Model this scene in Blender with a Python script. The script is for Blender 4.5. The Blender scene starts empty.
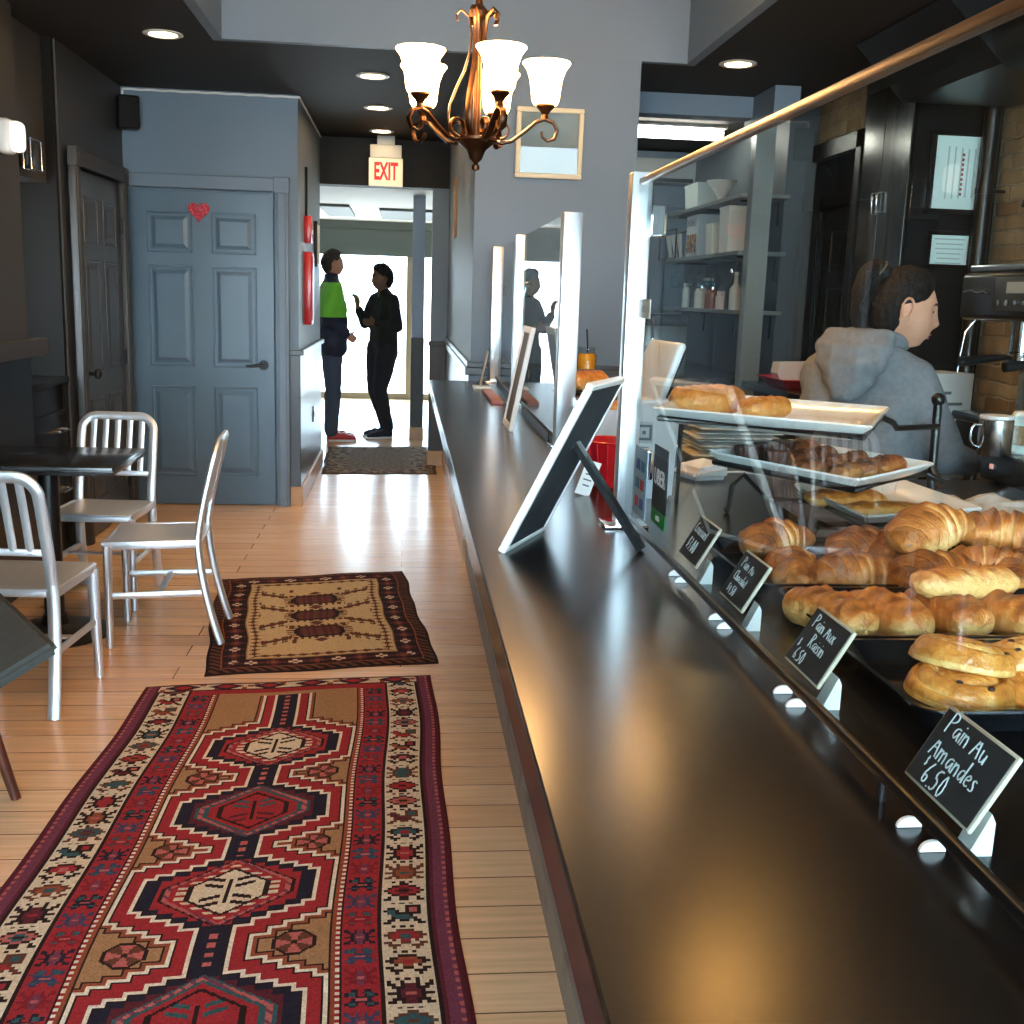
import bpy, bmesh, math, random
import numpy as np
from mathutils import Vector, Matrix, Euler, noise as mnoise
random.seed(7)
S = bpy.context.scene
COL = S.collection
PI = math.pi
V = Vector

# ---------------------------------------------------------------- materials
def lin(c):
    r = []
    for v in c:
        v = v / 255.0
        r.append(v / 12.92 if v <= 0.04045 else ((v + 0.055) / 1.055) ** 2.4)
    return tuple(r) + (1.0,)

def M(name, rgb, rough=0.5, metal=0.0, spec=0.5, var=None, bump=None, coat=0.0, emit=None, coat_rough=0.1):
    """procedural principled material; var=(scale, rgb2, low, high), bump=(scale, strength)"""
    m = bpy.data.materials.new(name)
    m.use_nodes = True
    nt = m.node_tree
    b = nt.nodes['Principled BSDF']
    b.inputs['Base Color'].default_value = lin(rgb)
    b.inputs['Roughness'].default_value = rough
    b.inputs['Metallic'].default_value = metal
    b.inputs['Specular IOR Level'].default_value = spec
    if coat:
        b.inputs['Coat Weight'].default_value = coat
        b.inputs['Coat Roughness'].default_value = coat_rough
    if emit:
        b.inputs['Emission Color'].default_value = lin(emit[0])
        b.inputs['Emission Strength'].default_value = emit[1]
    if var or bump:
        tc = nt.nodes.new('ShaderNodeTexCoord')
    if var:
        n = nt.nodes.new('ShaderNodeTexNoise')
        n.inputs['Scale'].default_value = var[0]
        n.inputs['Detail'].default_value = 5
        nt.links.new(tc.outputs['Object'], n.inputs['Vector'])
        r = nt.nodes.new('ShaderNodeValToRGB')
        r.color_ramp.elements[0].position = var[2] if len(var) > 2 else .35
        r.color_ramp.elements[1].position = var[3] if len(var) > 3 else .7
        r.color_ramp.elements[0].color = lin(rgb)
        r.color_ramp.elements[1].color = lin(var[1])
        nt.links.new(n.outputs['Fac'], r.inputs['Fac'])
        nt.links.new(r.outputs['Color'], b.inputs['Base Color'])
    if bump:
        n2 = nt.nodes.new('ShaderNodeTexNoise')
        n2.inputs['Scale'].default_value = bump[0]
        n2.inputs['Detail'].default_value = 4
        nt.links.new(tc.outputs['Object'], n2.inputs['Vector'])
        bp = nt.nodes.new('ShaderNodeBump')
        bp.inputs['Strength'].default_value = bump[1]
        bp.inputs['Distance'].default_value = 0.01
        nt.links.new(n2.outputs['Fac'], bp.inputs['Height'])
        nt.links.new(bp.outputs['Normal'], b.inputs['Normal'])
    return m

def glass_mat(name, tint, ior=1.5):
    """pane glass: tinted transparency plus fresnel mirror"""
    m = bpy.data.materials.new(name)
    m.use_nodes = True
    nt = m.node_tree
    nt.nodes.remove(nt.nodes['Principled BSDF'])
    out = nt.nodes['Material Output']
    t = nt.nodes.new('ShaderNodeBsdfTransparent')
    t.inputs['Color'].default_value = tint + (1,)
    g = nt.nodes.new('ShaderNodeBsdfGlossy')
    g.inputs['Roughness'].default_value = 0.0
    f = nt.nodes.new('ShaderNodeFresnel')
    f.inputs['IOR'].default_value = ior
    # the pane is closed: use the same reflectance for faces entered and left
    geo = nt.nodes.new('ShaderNodeNewGeometry')
    mx = nt.nodes.new('ShaderNodeMixShader')
    mul = nt.nodes.new('ShaderNodeMath'); mul.operation = 'MULTIPLY'
    sub = nt.nodes.new('ShaderNodeMath'); sub.operation = 'SUBTRACT'
    sub.inputs[0].default_value = 1.0
    nt.links.new(geo.outputs['Backfacing'], sub.inputs[1])
    nt.links.new(f.outputs['Fac'], mul.inputs[0])
    nt.links.new(sub.outputs[0], mul.inputs[1])
    nt.links.new(mul.outputs[0], mx.inputs[0])
    nt.links.new(t.outputs[0], mx.inputs[1])
    nt.links.new(g.outputs[0], mx.inputs[2])
    nt.links.new(mx.outputs[0], out.inputs['Surface'])
    return m

def emit_mat(name, rgb, strength):
    m = bpy.data.materials.new(name)
    m.use_nodes = True
    b = m.node_tree.nodes['Principled BSDF']
    b.inputs['Base Color'].default_value = lin((235, 230, 220))
    b.inputs['Emission Color'].default_value = lin(rgb)
    b.inputs['Emission Strength'].default_value = strength
    return m

def attr_mat(name, attr='col', rough=0.9, bump=None, spec=0.3, coat=0.0):
    m = M(name, (128, 128, 128), rough, spec=spec, bump=bump, coat=coat)
    nt = m.node_tree
    a = nt.nodes.new('ShaderNodeAttribute')
    a.attribute_name = attr
    nt.links.new(a.outputs['Color'], nt.nodes['Principled BSDF'].inputs['Base Color'])
    return m

def crust_mat(name, pale, gold, brown, rough=0.42):
    """baked crust: attribute 'crust' (0 pale .. 1 dark) broken up by noise"""
    m = M(name, gold, rough, bump=(75, .7), coat=.12, coat_rough=.3)
    nt = m.node_tree
    b = nt.nodes['Principled BSDF']
    a = nt.nodes.new('ShaderNodeAttribute'); a.attribute_name = 'crust'
    tc = nt.nodes.new('ShaderNodeTexCoord')
    n = nt.nodes.new('ShaderNodeTexNoise')
    n.inputs['Scale'].default_value = 38; n.inputs['Detail'].default_value = 6
    mp = nt.nodes.new('ShaderNodeMapping'); mp.inputs['Scale'].default_value = (1, .6, 1)
    nt.links.new(tc.outputs['Object'], mp.inputs['Vector'])
    nt.links.new(mp.outputs['Vector'], n.inputs['Vector'])
    ma = nt.nodes.new('ShaderNodeMath'); ma.operation = 'MULTIPLY_ADD'
    ma.inputs[1].default_value = 1.0
    nt.links.new(n.outputs['Fac'], ma.inputs[0])
    sb = nt.nodes.new('ShaderNodeMath'); sb.operation = 'SUBTRACT'; sb.inputs[1].default_value = .50
    nt.links.new(a.outputs['Fac'], sb.inputs[0])
    nt.links.new(sb.outputs[0], ma.inputs[2])
    r = nt.nodes.new('ShaderNodeValToRGB')
    e = r.color_ramp.elements
    e[0].position = .08; e[0].color = lin(pale)
    e[1].position = .92; e[1].color = lin(brown)
    q = e.new(.45); q.color = lin(gold)
    nt.links.new(ma.outputs[0], r.inputs['Fac'])
    nt.links.new(r.outputs['Color'], b.inputs['Base Color'])
    return m

# ---------------------------------------------------------------- mesh builder
def frame_from(d):
    d = V(d).normalized()
    a = V((0, 0, 1)) if abs(d.z) < .9 else V((1, 0, 0))
    x = a.cross(d).normalized()
    return x, d.cross(x).normalized()

class MB:
    def __init__(self):
        self.bm = bmesh.new()

    def rbox(self, c, size, rot=None, bev=0.0, seg=2, mat=0):
        r = bmesh.ops.create_cube(self.bm, size=1.0)
        vs = r['verts']
        mt = (rot.to_4x4() if rot is not None else Matrix.Identity(4))
        mt = Matrix.Translation(V(c)) @ mt @ Matrix.Diagonal((size[0], size[1], size[2], 1))
        bmesh.ops.transform(self.bm, matrix=mt, verts=vs)
        fs = {f for v in vs for f in v.link_faces}
        for f in fs: f.material_index = mat
        if bev > 0:
            es = list({e for v in vs for e in v.link_edges})
            bmesh.ops.bevel(self.bm, geom=es, offset=bev, segments=seg, affect='EDGES', profile=.5)
        return self

    def box(self, x0, y0, z0, x1, y1, z1, bev=0.0, seg=2, mat=0):
        return self.rbox(((x0+x1)/2, (y0+y1)/2, (z0+z1)/2), (abs(x1-x0), abs(y1-y0), abs(z1-z0)), None, bev, seg, mat)

    def rings(self, rings, closed_loop=True, cap0=True, cap1=True, mat=0):
        vr = [[self.bm.verts.new(p) for p in r] for r in rings]
        n = len(vr[0])
        for a, b in zip(vr[:-1], vr[1:]):
            for i in range(n if closed_loop else n-1):
                j = (i+1) % n
                try:
                    f = self.bm.faces.new((a[i], a[j], b[j], b[i])); f.material_index = mat
                except ValueError: pass
        if cap0 and n > 2:
            f = self.bm.faces.new(list(reversed(vr[0]))); f.material_index = mat
        if cap1 and n > 2:
            f = self.bm.faces.new(vr[-1]); f.material_index = mat
        return vr

    def cyl(self, p0, p1, r0, r1=None, seg=16, mat=0, cap=True):
        p0, p1 = V(p0), V(p1)
        r1 = r0 if r1 is None else r1
        x, y = frame_from(p1-p0)
        rg = [[p + x*(r*math.cos(2*PI*i/seg)) + y*(r*math.sin(2*PI*i/seg)) for i in range(seg)] for p, r in ((p0, r0), (p1, r1))]
        self.rings(rg, cap0=cap, cap1=cap, mat=mat)
        return self

    def tube(self, pts, r, seg=8, closed=False, flat=None, mat=0):
        pts = [V(p) for p in pts]
        n = len(pts)
        rr = r if isinstance(r, (list, tuple)) else [r]*n
        rings = []
        x = None
        for i, p in enumerate(pts):
            if closed: t = pts[(i+1) % n] - pts[i-1]
            else: t = pts[min(i+1, n-1)] - pts[max(i-1, 0)]
            if t.length < 1e-9: t = V((0, 0, 1))
            t.normalize()
            if x is None:
                x, y = frame_from(t)
            else:
                x = (x - t*x.dot(t))
                x = x.normalized() if x.length > 1e-6 else frame_from(t)[0]
                y = t.cross(x).normalized()
            if flat is not None and i == 0:
                f = V(flat); f = (f - t*f.dot(t)).normalized(); x = f; y = t.cross(x).normalized()
            w = rr[i]
            wx, wy = (w if isinstance(w, (list, tuple)) else (w, w))
            rings.append([p + x*(wx*math.cos(2*PI*k/seg+PI/seg)) + y*(wy*math.sin(2*PI*k/seg+PI/seg)) for k in range(seg)])
        if closed:
            rings.append(rings[0])
            self.rings(rings, cap0=False, cap1=False, mat=mat)
            bmesh.ops.remove_doubles(self.bm, verts=self.bm.verts, dist=1e-6)
        else:
            self.rings(rings, mat=mat)
        return self

    def lathe(self, prof, c=(0, 0, 0), seg=24, mat=0, cap=True):
        c = V(c)
        rg = [[c + V((r*math.cos(2*PI*i/seg), r*math.sin(2*PI*i/seg), z)) for i in range(seg)] for r, z in prof]
        self.rings(rg, cap0=cap, cap1=cap, mat=mat)
        return self

    def prism(self, poly, ext, mat=0):
        ext = V(ext)
        a = [V(p) for p in poly]
        self.rings([a, [p+ext for p in a]], mat=mat)
        return self

    def ball(self, c, r, seg=20, rings=12, rot=None, mat=0):
        rx, ry, rz = r if isinstance(r, (tuple, list)) else (r, r, r)
        q = bmesh.ops.create_uvsphere(self.bm, u_segments=seg, v_segments=rings, radius=1.0)
        mt = Matrix.Translation(V(c)) @ (rot.to_4x4() if rot is not None else Matrix.Identity(4)) @ Matrix.Diagonal((rx, ry, rz, 1))
        bmesh.ops.transform(self.bm, matrix=mt, verts=q['verts'])
        for f in {f for v in q['verts'] for f in v.link_faces}: f.material_index = mat
        return self

    def capsule(self, p0, r0, p1, r1, seg=16):
        self.cyl(p0, p1, r0, r1, seg)
        self.ball(p0, r0, seg, 10); self.ball(p1, r1, seg, 10)
        return self

    def chain(self, pts, seg=14):
        """pts: list of (x,y,z,r)"""
        for a, b in zip(pts[:-1], pts[1:]):
            self.capsule(a[:3], a[3], b[:3], b[3], seg)
        return self

    def quad(self, a, b, c, d, mat=0):
        f = self.bm.faces.new([self.bm.verts.new(p) for p in (a, b, c, d)]); f.material_index = mat
        return self

    def build(self, name, mat, parent=None, smooth=35, loc=None):
        bmesh.ops.recalc_face_normals(self.bm, faces=self.bm.faces)
        me = bpy.data.meshes.new(name)
        self.bm.to_mesh(me); self.bm.free()
        return link_mesh(name, me, mat, parent, smooth, loc)

def link_mesh(name, me, mat, parent=None, smooth=35, loc=None):
    for m in (mat if isinstance(mat, (list, tuple)) else [mat]):
        me.materials.append(m)
    if smooth is not None:
        me.shade_smooth()
        if smooth < 170: me.set_sharp_from_angle(angle=math.radians(smooth))
    o = bpy.data.objects.new(name, me)
    COL.objects.link(o)
    if parent is not None: o.parent = parent
    if loc is not None: o.location = loc
    return o

def remeshed(bm, voxel, smooth=4, factor=.5):
    """one continuous surface around overlapping closed shapes"""
    bmesh.ops.recalc_face_normals(bm, faces=bm.faces)
    me = bpy.data.meshes.new('tmp'); bm.to_mesh(me); bm.free()
    o = bpy.data.objects.new('tmp', me); COL.objects.link(o)
    r = o.modifiers.new('r', 'REMESH'); r.mode = 'VOXEL'; r.voxel_size = voxel; r.adaptivity = 0
    if smooth:
        s = o.modifiers.new('s', 'SMOOTH'); s.iterations = smooth; s.factor = factor
    dg = bpy.context.evaluated_depsgraph_get()
    me2 = bpy.data.meshes.new_from_object(o.evaluated_get(dg))
    bpy.data.objects.remove(o); bpy.data.meshes.remove(me)
    return me2

def tag(o, label, cat, group=None, kind=None):
    o['label'] = label; o['category'] = cat
    if group: o['group'] = group
    if kind: o['kind'] = kind
    return o

def thing(name, label, cat, loc=(0, 0, 0), rz=0, group=None):
    o = bpy.data.objects.new(name, None)
    COL.objects.link(o)
    o.location = loc; o.rotation_euler = (0, 0, rz)
    o.empty_display_size = .1
    return tag(o, label, cat, group)

def struct(o):
    o['kind'] = 'structure'
    return o

def dup(root, loc, rz=None, label=None, group=None, scale=None):
    r = root.copy(); COL.objects.link(r); r.location = loc
    if rz is not None: r.rotation_euler = (0, 0, rz)
    if label: r['label'] = label
    if group: r['group'] = group
    if scale: r.scale = scale
    for ch in list(root.children):
        c = ch.copy(); COL.objects.link(c); c.parent = r
        for g in ch.children:
            d = g.copy(); COL.objects.link(d); d.parent = c
    return r

def text_mesh(name, s, size, mat, parent, mtx, ext=.0006, bold=0.0, sx=1.0, align='CENTER'):
    cu = bpy.data.curves.new(name, 'FONT')
    cu.body = s; cu.size = size; cu.extrude = ext; cu.offset = bold
    cu.align_x = align; cu.align_y = 'CENTER'; cu.resolution_u = 3
    o = bpy.data.objects.new('tmp', cu); COL.objects.link(o)
    dg = bpy.context.evaluated_depsgraph_get()
    me = bpy.data.meshes.new_from_object(o.evaluated_get(dg))
    bpy.data.objects.remove(o)
    me.transform(mtx @ Matrix.Diagonal((sx, 1, 1, 1)))
    return link_mesh(name, me, mat, parent, None)

# ---------------------------------------------------------------- camera (calibrated from the vanishing points)
CR = Matrix(((0.99501, -0.01271, -0.09896), (-0.09464, 0.1937, -0.97648), (0.03158, 0.98098, 0.19154)))
cam_data = bpy.data.cameras.new('camera')
cam_data.sensor_width = 36.0
cam_data.lens = 36.0*1104/1024
cam_data.clip_start = .05
cam = bpy.data.objects.new('camera', cam_data)
COL.objects.link(cam)
cam.matrix_world = Matrix.Translation((0, 0, 1.45)) @ CR.to_4x4()
S.camera = cam
# ---------------------------------------------------------------- shared materials
def rgbm(*a, **k): return M(*a, **k)
m_wall = M('grey blue wall paint', (108, 126, 144), .5, var=(1.3, (102, 120, 138)), bump=(90, .06))
m_wall_dk = M('charcoal and shaded wall paint', (62, 61, 60), .5, var=(1.1, (57, 56, 55)), bump=(90, .06))  # left walls' shade put into the colour; pillar and post really dark
m_wains = M('dark grey wainscot paint', (66, 70, 77), .28, var=(2, (61, 65, 71)))
m_door = M('slate blue gloss door paint', (86, 108, 126), .3, var=(3, (81, 103, 120)), bump=(45, .05))
m_door_dk = M('charcoal gloss door paint', (62, 64, 66), .32, var=(3, (57, 59, 61)), bump=(45, .05))
m_ceil = M('black ceiling paint', (19, 17, 16), .7, var=(1, (16, 15, 14)))
m_black = M('black lacquer', (17, 19, 21), .36, spec=.28, var=(2, (24, 27, 30)))
m_blk_satin = M('black satin metal', (16, 16, 18), .35)
m_base = M('pale maple baseboard', (196, 160, 120), .45, var=(9, (178, 142, 104)))
m_white = M('white paint', (228, 228, 225), .4)
m_chalk = M('white chalk', (215, 222, 224), .9)
m_slate = M('black chalkboard', (34, 39, 44), .75, var=(14, (50, 56, 61), .4, .8))
m_alu = M('brushed aluminium', (226, 229, 233), .38, metal=.75, bump=(220, .05))
m_steel = M('stainless steel', (190, 192, 194), .22, metal=1.0)
m_chrome = M('chrome', (215, 215, 215), .1, metal=1.0)
m_bronze = M('oil rubbed bronze', (84, 56, 38), .34, metal=.9, var=(20, (54, 36, 26)))
m_paper = M('white paper', (238, 238, 234), .8)
m_plate = M('white glazed ceramic', (240, 240, 236), .16, coat=.4)
m_red = M('red plastic', (196, 24, 34), .3, coat=.3)
m_glass = glass_mat('pane glass', (.93, .965, .955), 1.52)
m_clear = glass_mat('clear glass', (.9, .94, .94), 1.45)
m_cream = M('cream picture frame', (226, 214, 182), .5)
m_woodbr = M('dark red brown wood', (96, 48, 32), .4, var=(12, (70, 34, 22)))
m_countr = M('black brown laminate', (15, 14, 14), .22, var=(2.5, (20, 17, 17)))
m_skin = M('skin', (214, 160, 132), .5, var=(30, (205, 146, 118)), spec=.35)
m_hair = M('black brown hair', (18, 15, 14), .65, spec=.3, bump=(130, .5))
m_lamp = emit_mat('warm lamp glow', (255, 214, 150), 26.0)
m_shade = emit_mat('lit frosted shade', (255, 190, 112), 24.0)
m_dome = emit_mat('lit amber dome', (255, 178, 92), 30.0)
m_tube = emit_mat('white tube glow', (255, 250, 235), 9.0)

def floor_mat():
    m = M('maple plank floor', (200, 150, 96), .26, coat=.2, coat_rough=.15)
    nt = m.node_tree; b = nt.nodes['Principled BSDF']
    tc = nt.nodes.new('ShaderNodeTexCoord')
    br = nt.nodes.new('ShaderNodeTexBrick')
    br.offset = .37; br.offset_frequency = 2
    for k, v in (('Scale', 1.0), ('Mortar Size', .0022), ('Mortar Smooth', .2), ('Bias', 0.0), ('Brick Width', 2.3), ('Row Height', .135)):
        br.inputs[k].default_value = v
    br.inputs['Color1'].default_value = lin((240, 200, 158))
    br.inputs['Color2'].default_value = lin((228, 182, 138))
    br.inputs['Mortar'].default_value = lin((92, 62, 38))
    nt.links.new(tc.outputs['Object'], br.inputs['Vector'])
    mp = nt.nodes.new('ShaderNodeMapping'); mp.inputs['Scale'].default_value = (1.2, 22, 1)
    nt.links.new(tc.outputs['Object'], mp.inputs['Vector'])
    n = nt.nodes.new('ShaderNodeTexNoise'); n.inputs['Scale'].default_value = 2.5; n.inputs['Detail'].default_value = 6
    nt.links.new(mp.outputs['Vector'], n.inputs['Vector'])
    r = nt.nodes.new('ShaderNodeValToRGB')
    r.color_ramp.elements[0].position = .3; r.color_ramp.elements[0].color = (.82, .8, .78, 1)
    r.color_ramp.elements[1].position = .75; r.color_ramp.elements[1].color = (1.08, 1.08, 1.08, 1)
    nt.links.new(n.outputs['Fac'], r.inputs['Fac'])
    mx = nt.nodes.new('ShaderNodeMix'); mx.data_type = 'RGBA'; mx.blend_type = 'MULTIPLY'
    mx.inputs['Factor'].default_value = 1
    nt.links.new(br.outputs['Color'], mx.inputs['A']); nt.links.new(r.outputs['Color'], mx.inputs['B'])
    nt.links.new(mx.outputs['Result'], b.inputs['Base Color'])
    bp = nt.nodes.new('ShaderNodeBump'); bp.inputs['Strength'].default_value = .25; bp.inputs['Distance'].default_value = .004; bp.invert = True
    nt.links.new(br.outputs['Fac'], bp.inputs['Height'])
    nt.links.new(bp.outputs['Normal'], b.inputs['Normal'])
    return m
m_floor = floor_mat()

def brick_mat():
    m = M('old sandy brick', (150, 120, 88), .85)
    nt = m.node_tree; b = nt.nodes['Principled BSDF']
    tc = nt.nodes.new('ShaderNodeTexCoord')
    mp = nt.nodes.new('ShaderNodeMapping'); mp.inputs['Rotation'].default_value = (PI/2, 0, PI/2)
    br = nt.nodes.new('ShaderNodeTexBrick')
    for k, v in (('Scale', 1.0), ('Mortar Size', .009), ('Mortar Smooth', 1.0), ('Brick Width', .22), ('Row Height', .075)):
        br.inputs[k].default_value = v
    br.inputs['Color1'].default_value = lin((180, 160, 128)); br.inputs['Color2'].default_value = lin((142, 116, 84))
    br.inputs['Mortar'].default_value = lin((176, 166, 146))
    n = nt.nodes.new('ShaderNodeTexNoise'); n.inputs['Scale'].default_value = 6; n.inputs['Detail'].default_value = 8
    add = nt.nodes.new('ShaderNodeVectorMath'); add.operation = 'MULTIPLY_ADD'
    sx = nt.nodes.new('ShaderNodeSeparateXYZ'); cx = nt.nodes.new('ShaderNodeCombineXYZ')
    nt.links.new(tc.outputs['Object'], sx.inputs[0])
    nt.links.new(sx.outputs['Y'], cx.inputs['X']); nt.links.new(sx.outputs['Z'], cx.inputs['Y'])
    nt.links.new(tc.outputs['Object'], n.inputs['Vector'])
    nt.links.new(n.outputs['Color'], add.inputs[0]); add.inputs[1].default_value = (.06, .05, 0)
    nt.links.new(cx.outputs[0], add.inputs[2])
    nt.links.new(add.outputs[0], br.inputs['Vector'])
    mx = nt.nodes.new('ShaderNodeMix'); mx.data_type = 'RGBA'; mx.blend_type = 'OVERLAY'; mx.inputs['Factor'].default_value = .7
    nt.links.new(br.outputs['Color'], mx.inputs['A']); nt.links.new(n.outputs['Fac'], mx.inputs['B'])
    nt.links.new(mx.outputs['Result'], b.inputs['Base Color'])
    bp = nt.nodes.new('ShaderNodeBump'); bp.inputs['Strength'].default_value = .8; bp.inputs['Distance'].default_value = .01; bp.invert = True
    nt.links.new(br.outputs['Fac'], bp.inputs['Height']); nt.links.new(bp.outputs['Normal'], b.inputs['Normal'])
    nt.nodes.remove(mp)
    return m
m_brick = brick_mat()

# ---------------------------------------------------------------- the setting
CZ = 2.67          # underside of the black ceiling
TX0, TX1, TY0, TY1, TZ = -.925, 1.445, -1.6, 5.97, 3.35   # raised tray in the ceiling
struct(MB().box(-2.6, -2.4, -.1, 3.2, 16, 0).build('floor', m_floor, smooth=None))
b = MB()
b.box(-2.6, -2.3, CZ, TX0-.05, 9.42, CZ+.1); b.box(TX1+.05, -2.3, CZ, 3.2, 9.42, CZ+.1)
b.box(TX0-.05, TY1+.05, CZ, TX1+.05, 9.42, CZ+.1); b.box(TX0-.05, -2.3, CZ, TX1+.05, TY0-.05, CZ+.1)
struct(b.build('ceiling', m_ceil, smooth=None))
b = MB()
e = .001
b.box(TX0-.05, TY0-.05, CZ+.0, TX0, TY1+.05, TZ); b.box(TX1, TY0-.05, CZ, TX1+.05, TY1+.05, TZ)
b.box(TX0, TY1, CZ, TX1, TY1+.05, TZ); b.box(TX0, TY0-.05, CZ, TX1, TY0, TZ)
b.box(TX0-.05, TY0-.05, TZ, TX1+.05, TY1+.05, TZ+.08)
o = b.build('ceiling_tray', m_wall, smooth=None); o.location.z = -.004; struct(o)
# left side
struct(MB().box(-2.0, -2.3, 0, -1.78, 5.5, CZ).build('wall_left', m_wall_dk, smooth=None))
m_niche = M('black brown niche paint', (34, 33, 32), .9, spec=.08)
struct(MB().box(-2.4, 5.5, 0, -2.22, 6.2, CZ).box(-2.22, 6.16, 0, -1.81, 6.2, CZ).build('wall_niche', m_niche, smooth=None))
struct(MB().box(-2.4, 6.2, 0, -1.8, 7.55, CZ).build('wall_side', m_wall_dk, smooth=None))
struct(MB().box(-2.22, 5.5, 1.95, -1.86, 6.2, CZ).build('wall_bulkhead', m_wall_dk, smooth=None))
struct(MB().box(-2.4, 7.54, 0, -.70, 7.72, CZ).build('wall_back', m_wall, smooth=None))
struct(MB().box(-.90, 7.72, 0, -.70, 9.42, CZ).build('wall_corridor', m_wall, smooth=None))
# block between corridor and kitchen: the picture wall
struct(MB().box(.355, 5.974, 0, 1.205, 9.42, CZ).build('wall_centre', m_wall, smooth=None))
# wainscot panels, chair rails and baseboards
def trim(name, mat, *boxes, bev=.004):
    b = MB()
    for q in boxes: b.box(*q, bev=bev, seg=1)
    return struct(b.build(name, mat, smooth=None))
trim('trim_1', m_wains, (-.705, 7.5455, .12, -.69, 9.42, 1.02), (-.80, 7.532, .12, -.69, 7.545, 1.02))
trim('trim_2', m_wains, (-.71, 7.5455, 1.02, -.665, 9.42, 1.055), (-.80, 7.505, 1.02, -.665, 7.545, 1.055))
trim('trim_3', m_wains, (.345, 5.9725, .12, .362, 9.42, 1.03), (.345, 5.955, .12, 1.22, 5.972, 1.03))
trim('trim_4', m_wains, (.325, 5.9755, 1.03, .365, 9.42, 1.07), (.325, 5.935, 1.03, 1.22, 5.975, 1.07), (.335, 5.9725, 1.07, .362, 9.42, 1.10), (.335, 5.945, 1.07, 1.22, 5.972, 1.10))
trim('baseboard_left', m_base, (-.71, 7.5455, 0, -.675, 9.42, .13), (-.775, 7.51, 0, -.675, 7.545, .13))
trim('baseboard_right', m_base, (.335, 5.9725, 0, .362, 9.42, .13), (.335, 5.945, 0, .5, 5.972, .13))
trim('trim_5', m_wall_dk, (-1.80, 3.2, 1.10, -1.735, 5.66, 1.18))
trim('trim_6', m_black, (-1.785, 3.2, 0, -1.772, 5.5, 1.10))
# column right of the corridor mouth, header over it, far room
struct(MB().box(.22, 9.42, 0, .52, 9.62, 2.30).build('wall_pillar', m_wall, smooth=None))
trim('baseboard_pillar', m_base, (.205, 9.40, 0, .335, 9.425, .13), (.205, 9.425, 0, .222, 9.62, .13))
trim('trim_7', m_wall_dk, (.21, 9.41, .12, .52, 9.43, 1.02), (.20, 9.40, 1.02, .52, 9.44, 1.06))
struct(MB().box(-.9, 9.42, 2.30, 1.3, 9.62, 2.77).build('wall_header', m_ceil, smooth=None))
m_far = M('pale far wall paint', (150, 158, 160), .6)
m_farc = M('white far ceiling', (232, 234, 234), .7)
m_fard = M('olive grey fascia', (96, 104, 100), .6)
FC = 2.38
struct(MB().box(-2.6, 9.62, FC, 3.2, 15.7, FC+.1).build('ceiling_far', m_farc, smooth=None))
trim('trim_8', m_fard, (-.95, 12.6, FC-.03, -.62, 14.2, FC+.002), (-.3, 12.9, FC-.03, 1.2, 14.4, FC+.002))
b = MB(); b.box(-2.6, 9.5, 0, -1.6, 16, FC)
struct(b.build('wall_far_left', m_far, smooth=None))
struct(MB().box(1.9, 9.62, 0, 2.1, 15.7, FC).build('wall_far_right', m_far, smooth=None))
struct(MB().box(-1.6, 9.42, 0, -.90, 9.62, FC).build('wall_far_return', m_far, smooth=None))
struct(MB().box(.52, 9.42, 0, 3.0, 9.62, 2.77).build('wall_kitchen_back', m_wall, smooth=None))
b = MB(); b.box(-1.6, 15.4, 2.0, 1.9, 15.6, FC); b.box(-1.6, 15.36, 2.28, 1.9, 15.42, FC); b.box(-1.6, 15.36, 1.93, 1.9, 15.42, 2.02)
struct(b.build('wall_far_window', m_fard, smooth=None))
w = MB(); w.box(-1.6, 15.42, .0, -1.5, 15.5, 2.0); w.box(.02, 15.40, 0, .14, 15.5, 2.0); w.box(-1.6, 15.42, 0, 1.9, 15.5, .08); w.box(1.8, 15.42, 0, 1.9, 15.5, 2.0)
wf = struct(w.build('window_1', M('tan window frame', (150, 140, 118), .5), smooth=None))
MB().box(-1.5, 15.45, .08, .02, 15.456, 2.0).box(.14, 15.45, .08, 1.8, 15.456, 2.0).build('pane', glass_mat('daylight dimming window glass', (.72, .75, .76), 1.45), wf, smooth=None)  # tint added to hold back daylight from the far window
# slim post standing in the far room
t = thing('support_post', 'slim pale blue post with dark lower half in the far room', 'post', (.13, 11.15, 0))
MB().box(-.06, -.06, 1.02, .06, .06, FC).build('upper_shaft', M('pale blue post paint', (150, 165, 182), .5), t, smooth=None)
MB().box(-.065, -.065, .13, .065, .065, 1.02, bev=.004).build('lower_shaft', m_wall_dk, t, smooth=None)
MB().box(-.07, -.07, 0, .07, .07, .13, bev=.004).build('base', m_base, t, smooth=None)
# ---- right hand side: black wall run, doors, brick
RX = 2.55
b = MB(); b.box(RX, 5.6, 0, 3.0, 6.28, CZ); b.box(RX, 7.28, 0, 3.0, 9.42, CZ); b.box(RX+.25, 6.28, 0, 3.0, 7.28, CZ)
struct(b.build('wall_right', m_black, smooth=None))
struct(MB().box(RX+.01, 6.28, 2.43, RX+.25, 7.28, CZ).build('wall_transom', m_brick, smooth=None))
struct(MB().box(3.0, -2.3, 0, 3.2, 7.5, CZ).build('wall_brick', m_brick, smooth=None))
trim('trim_9', m_black, (RX-.03, 6.22, 0, RX+.02, 6.30, 2.43), (RX-.03, 7.24, 0, RX+.02, 7.33, 2.43), (RX-.03, 6.22, 2.33, RX+.02, 7.33, 2.43))
# pale beam and bulkhead at the kitchen mouth, grey end of the shelf partition
struct(MB().box(1.22, 6.82, 2.55, 2.07, 6.98, CZ).build('trim_10', m_wall, smooth=None))
struct(MB().box(2.07, 6.42, 2.52, 2.22, 6.98, CZ).build('trim_11', m_wall, smooth=None))
struct(MB().box(2.08, 6.74, 0, 2.2, 6.84, 2.52).build('wall_partition', M('grey satin panel', (128, 138, 140), .3), smooth=None))
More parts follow.
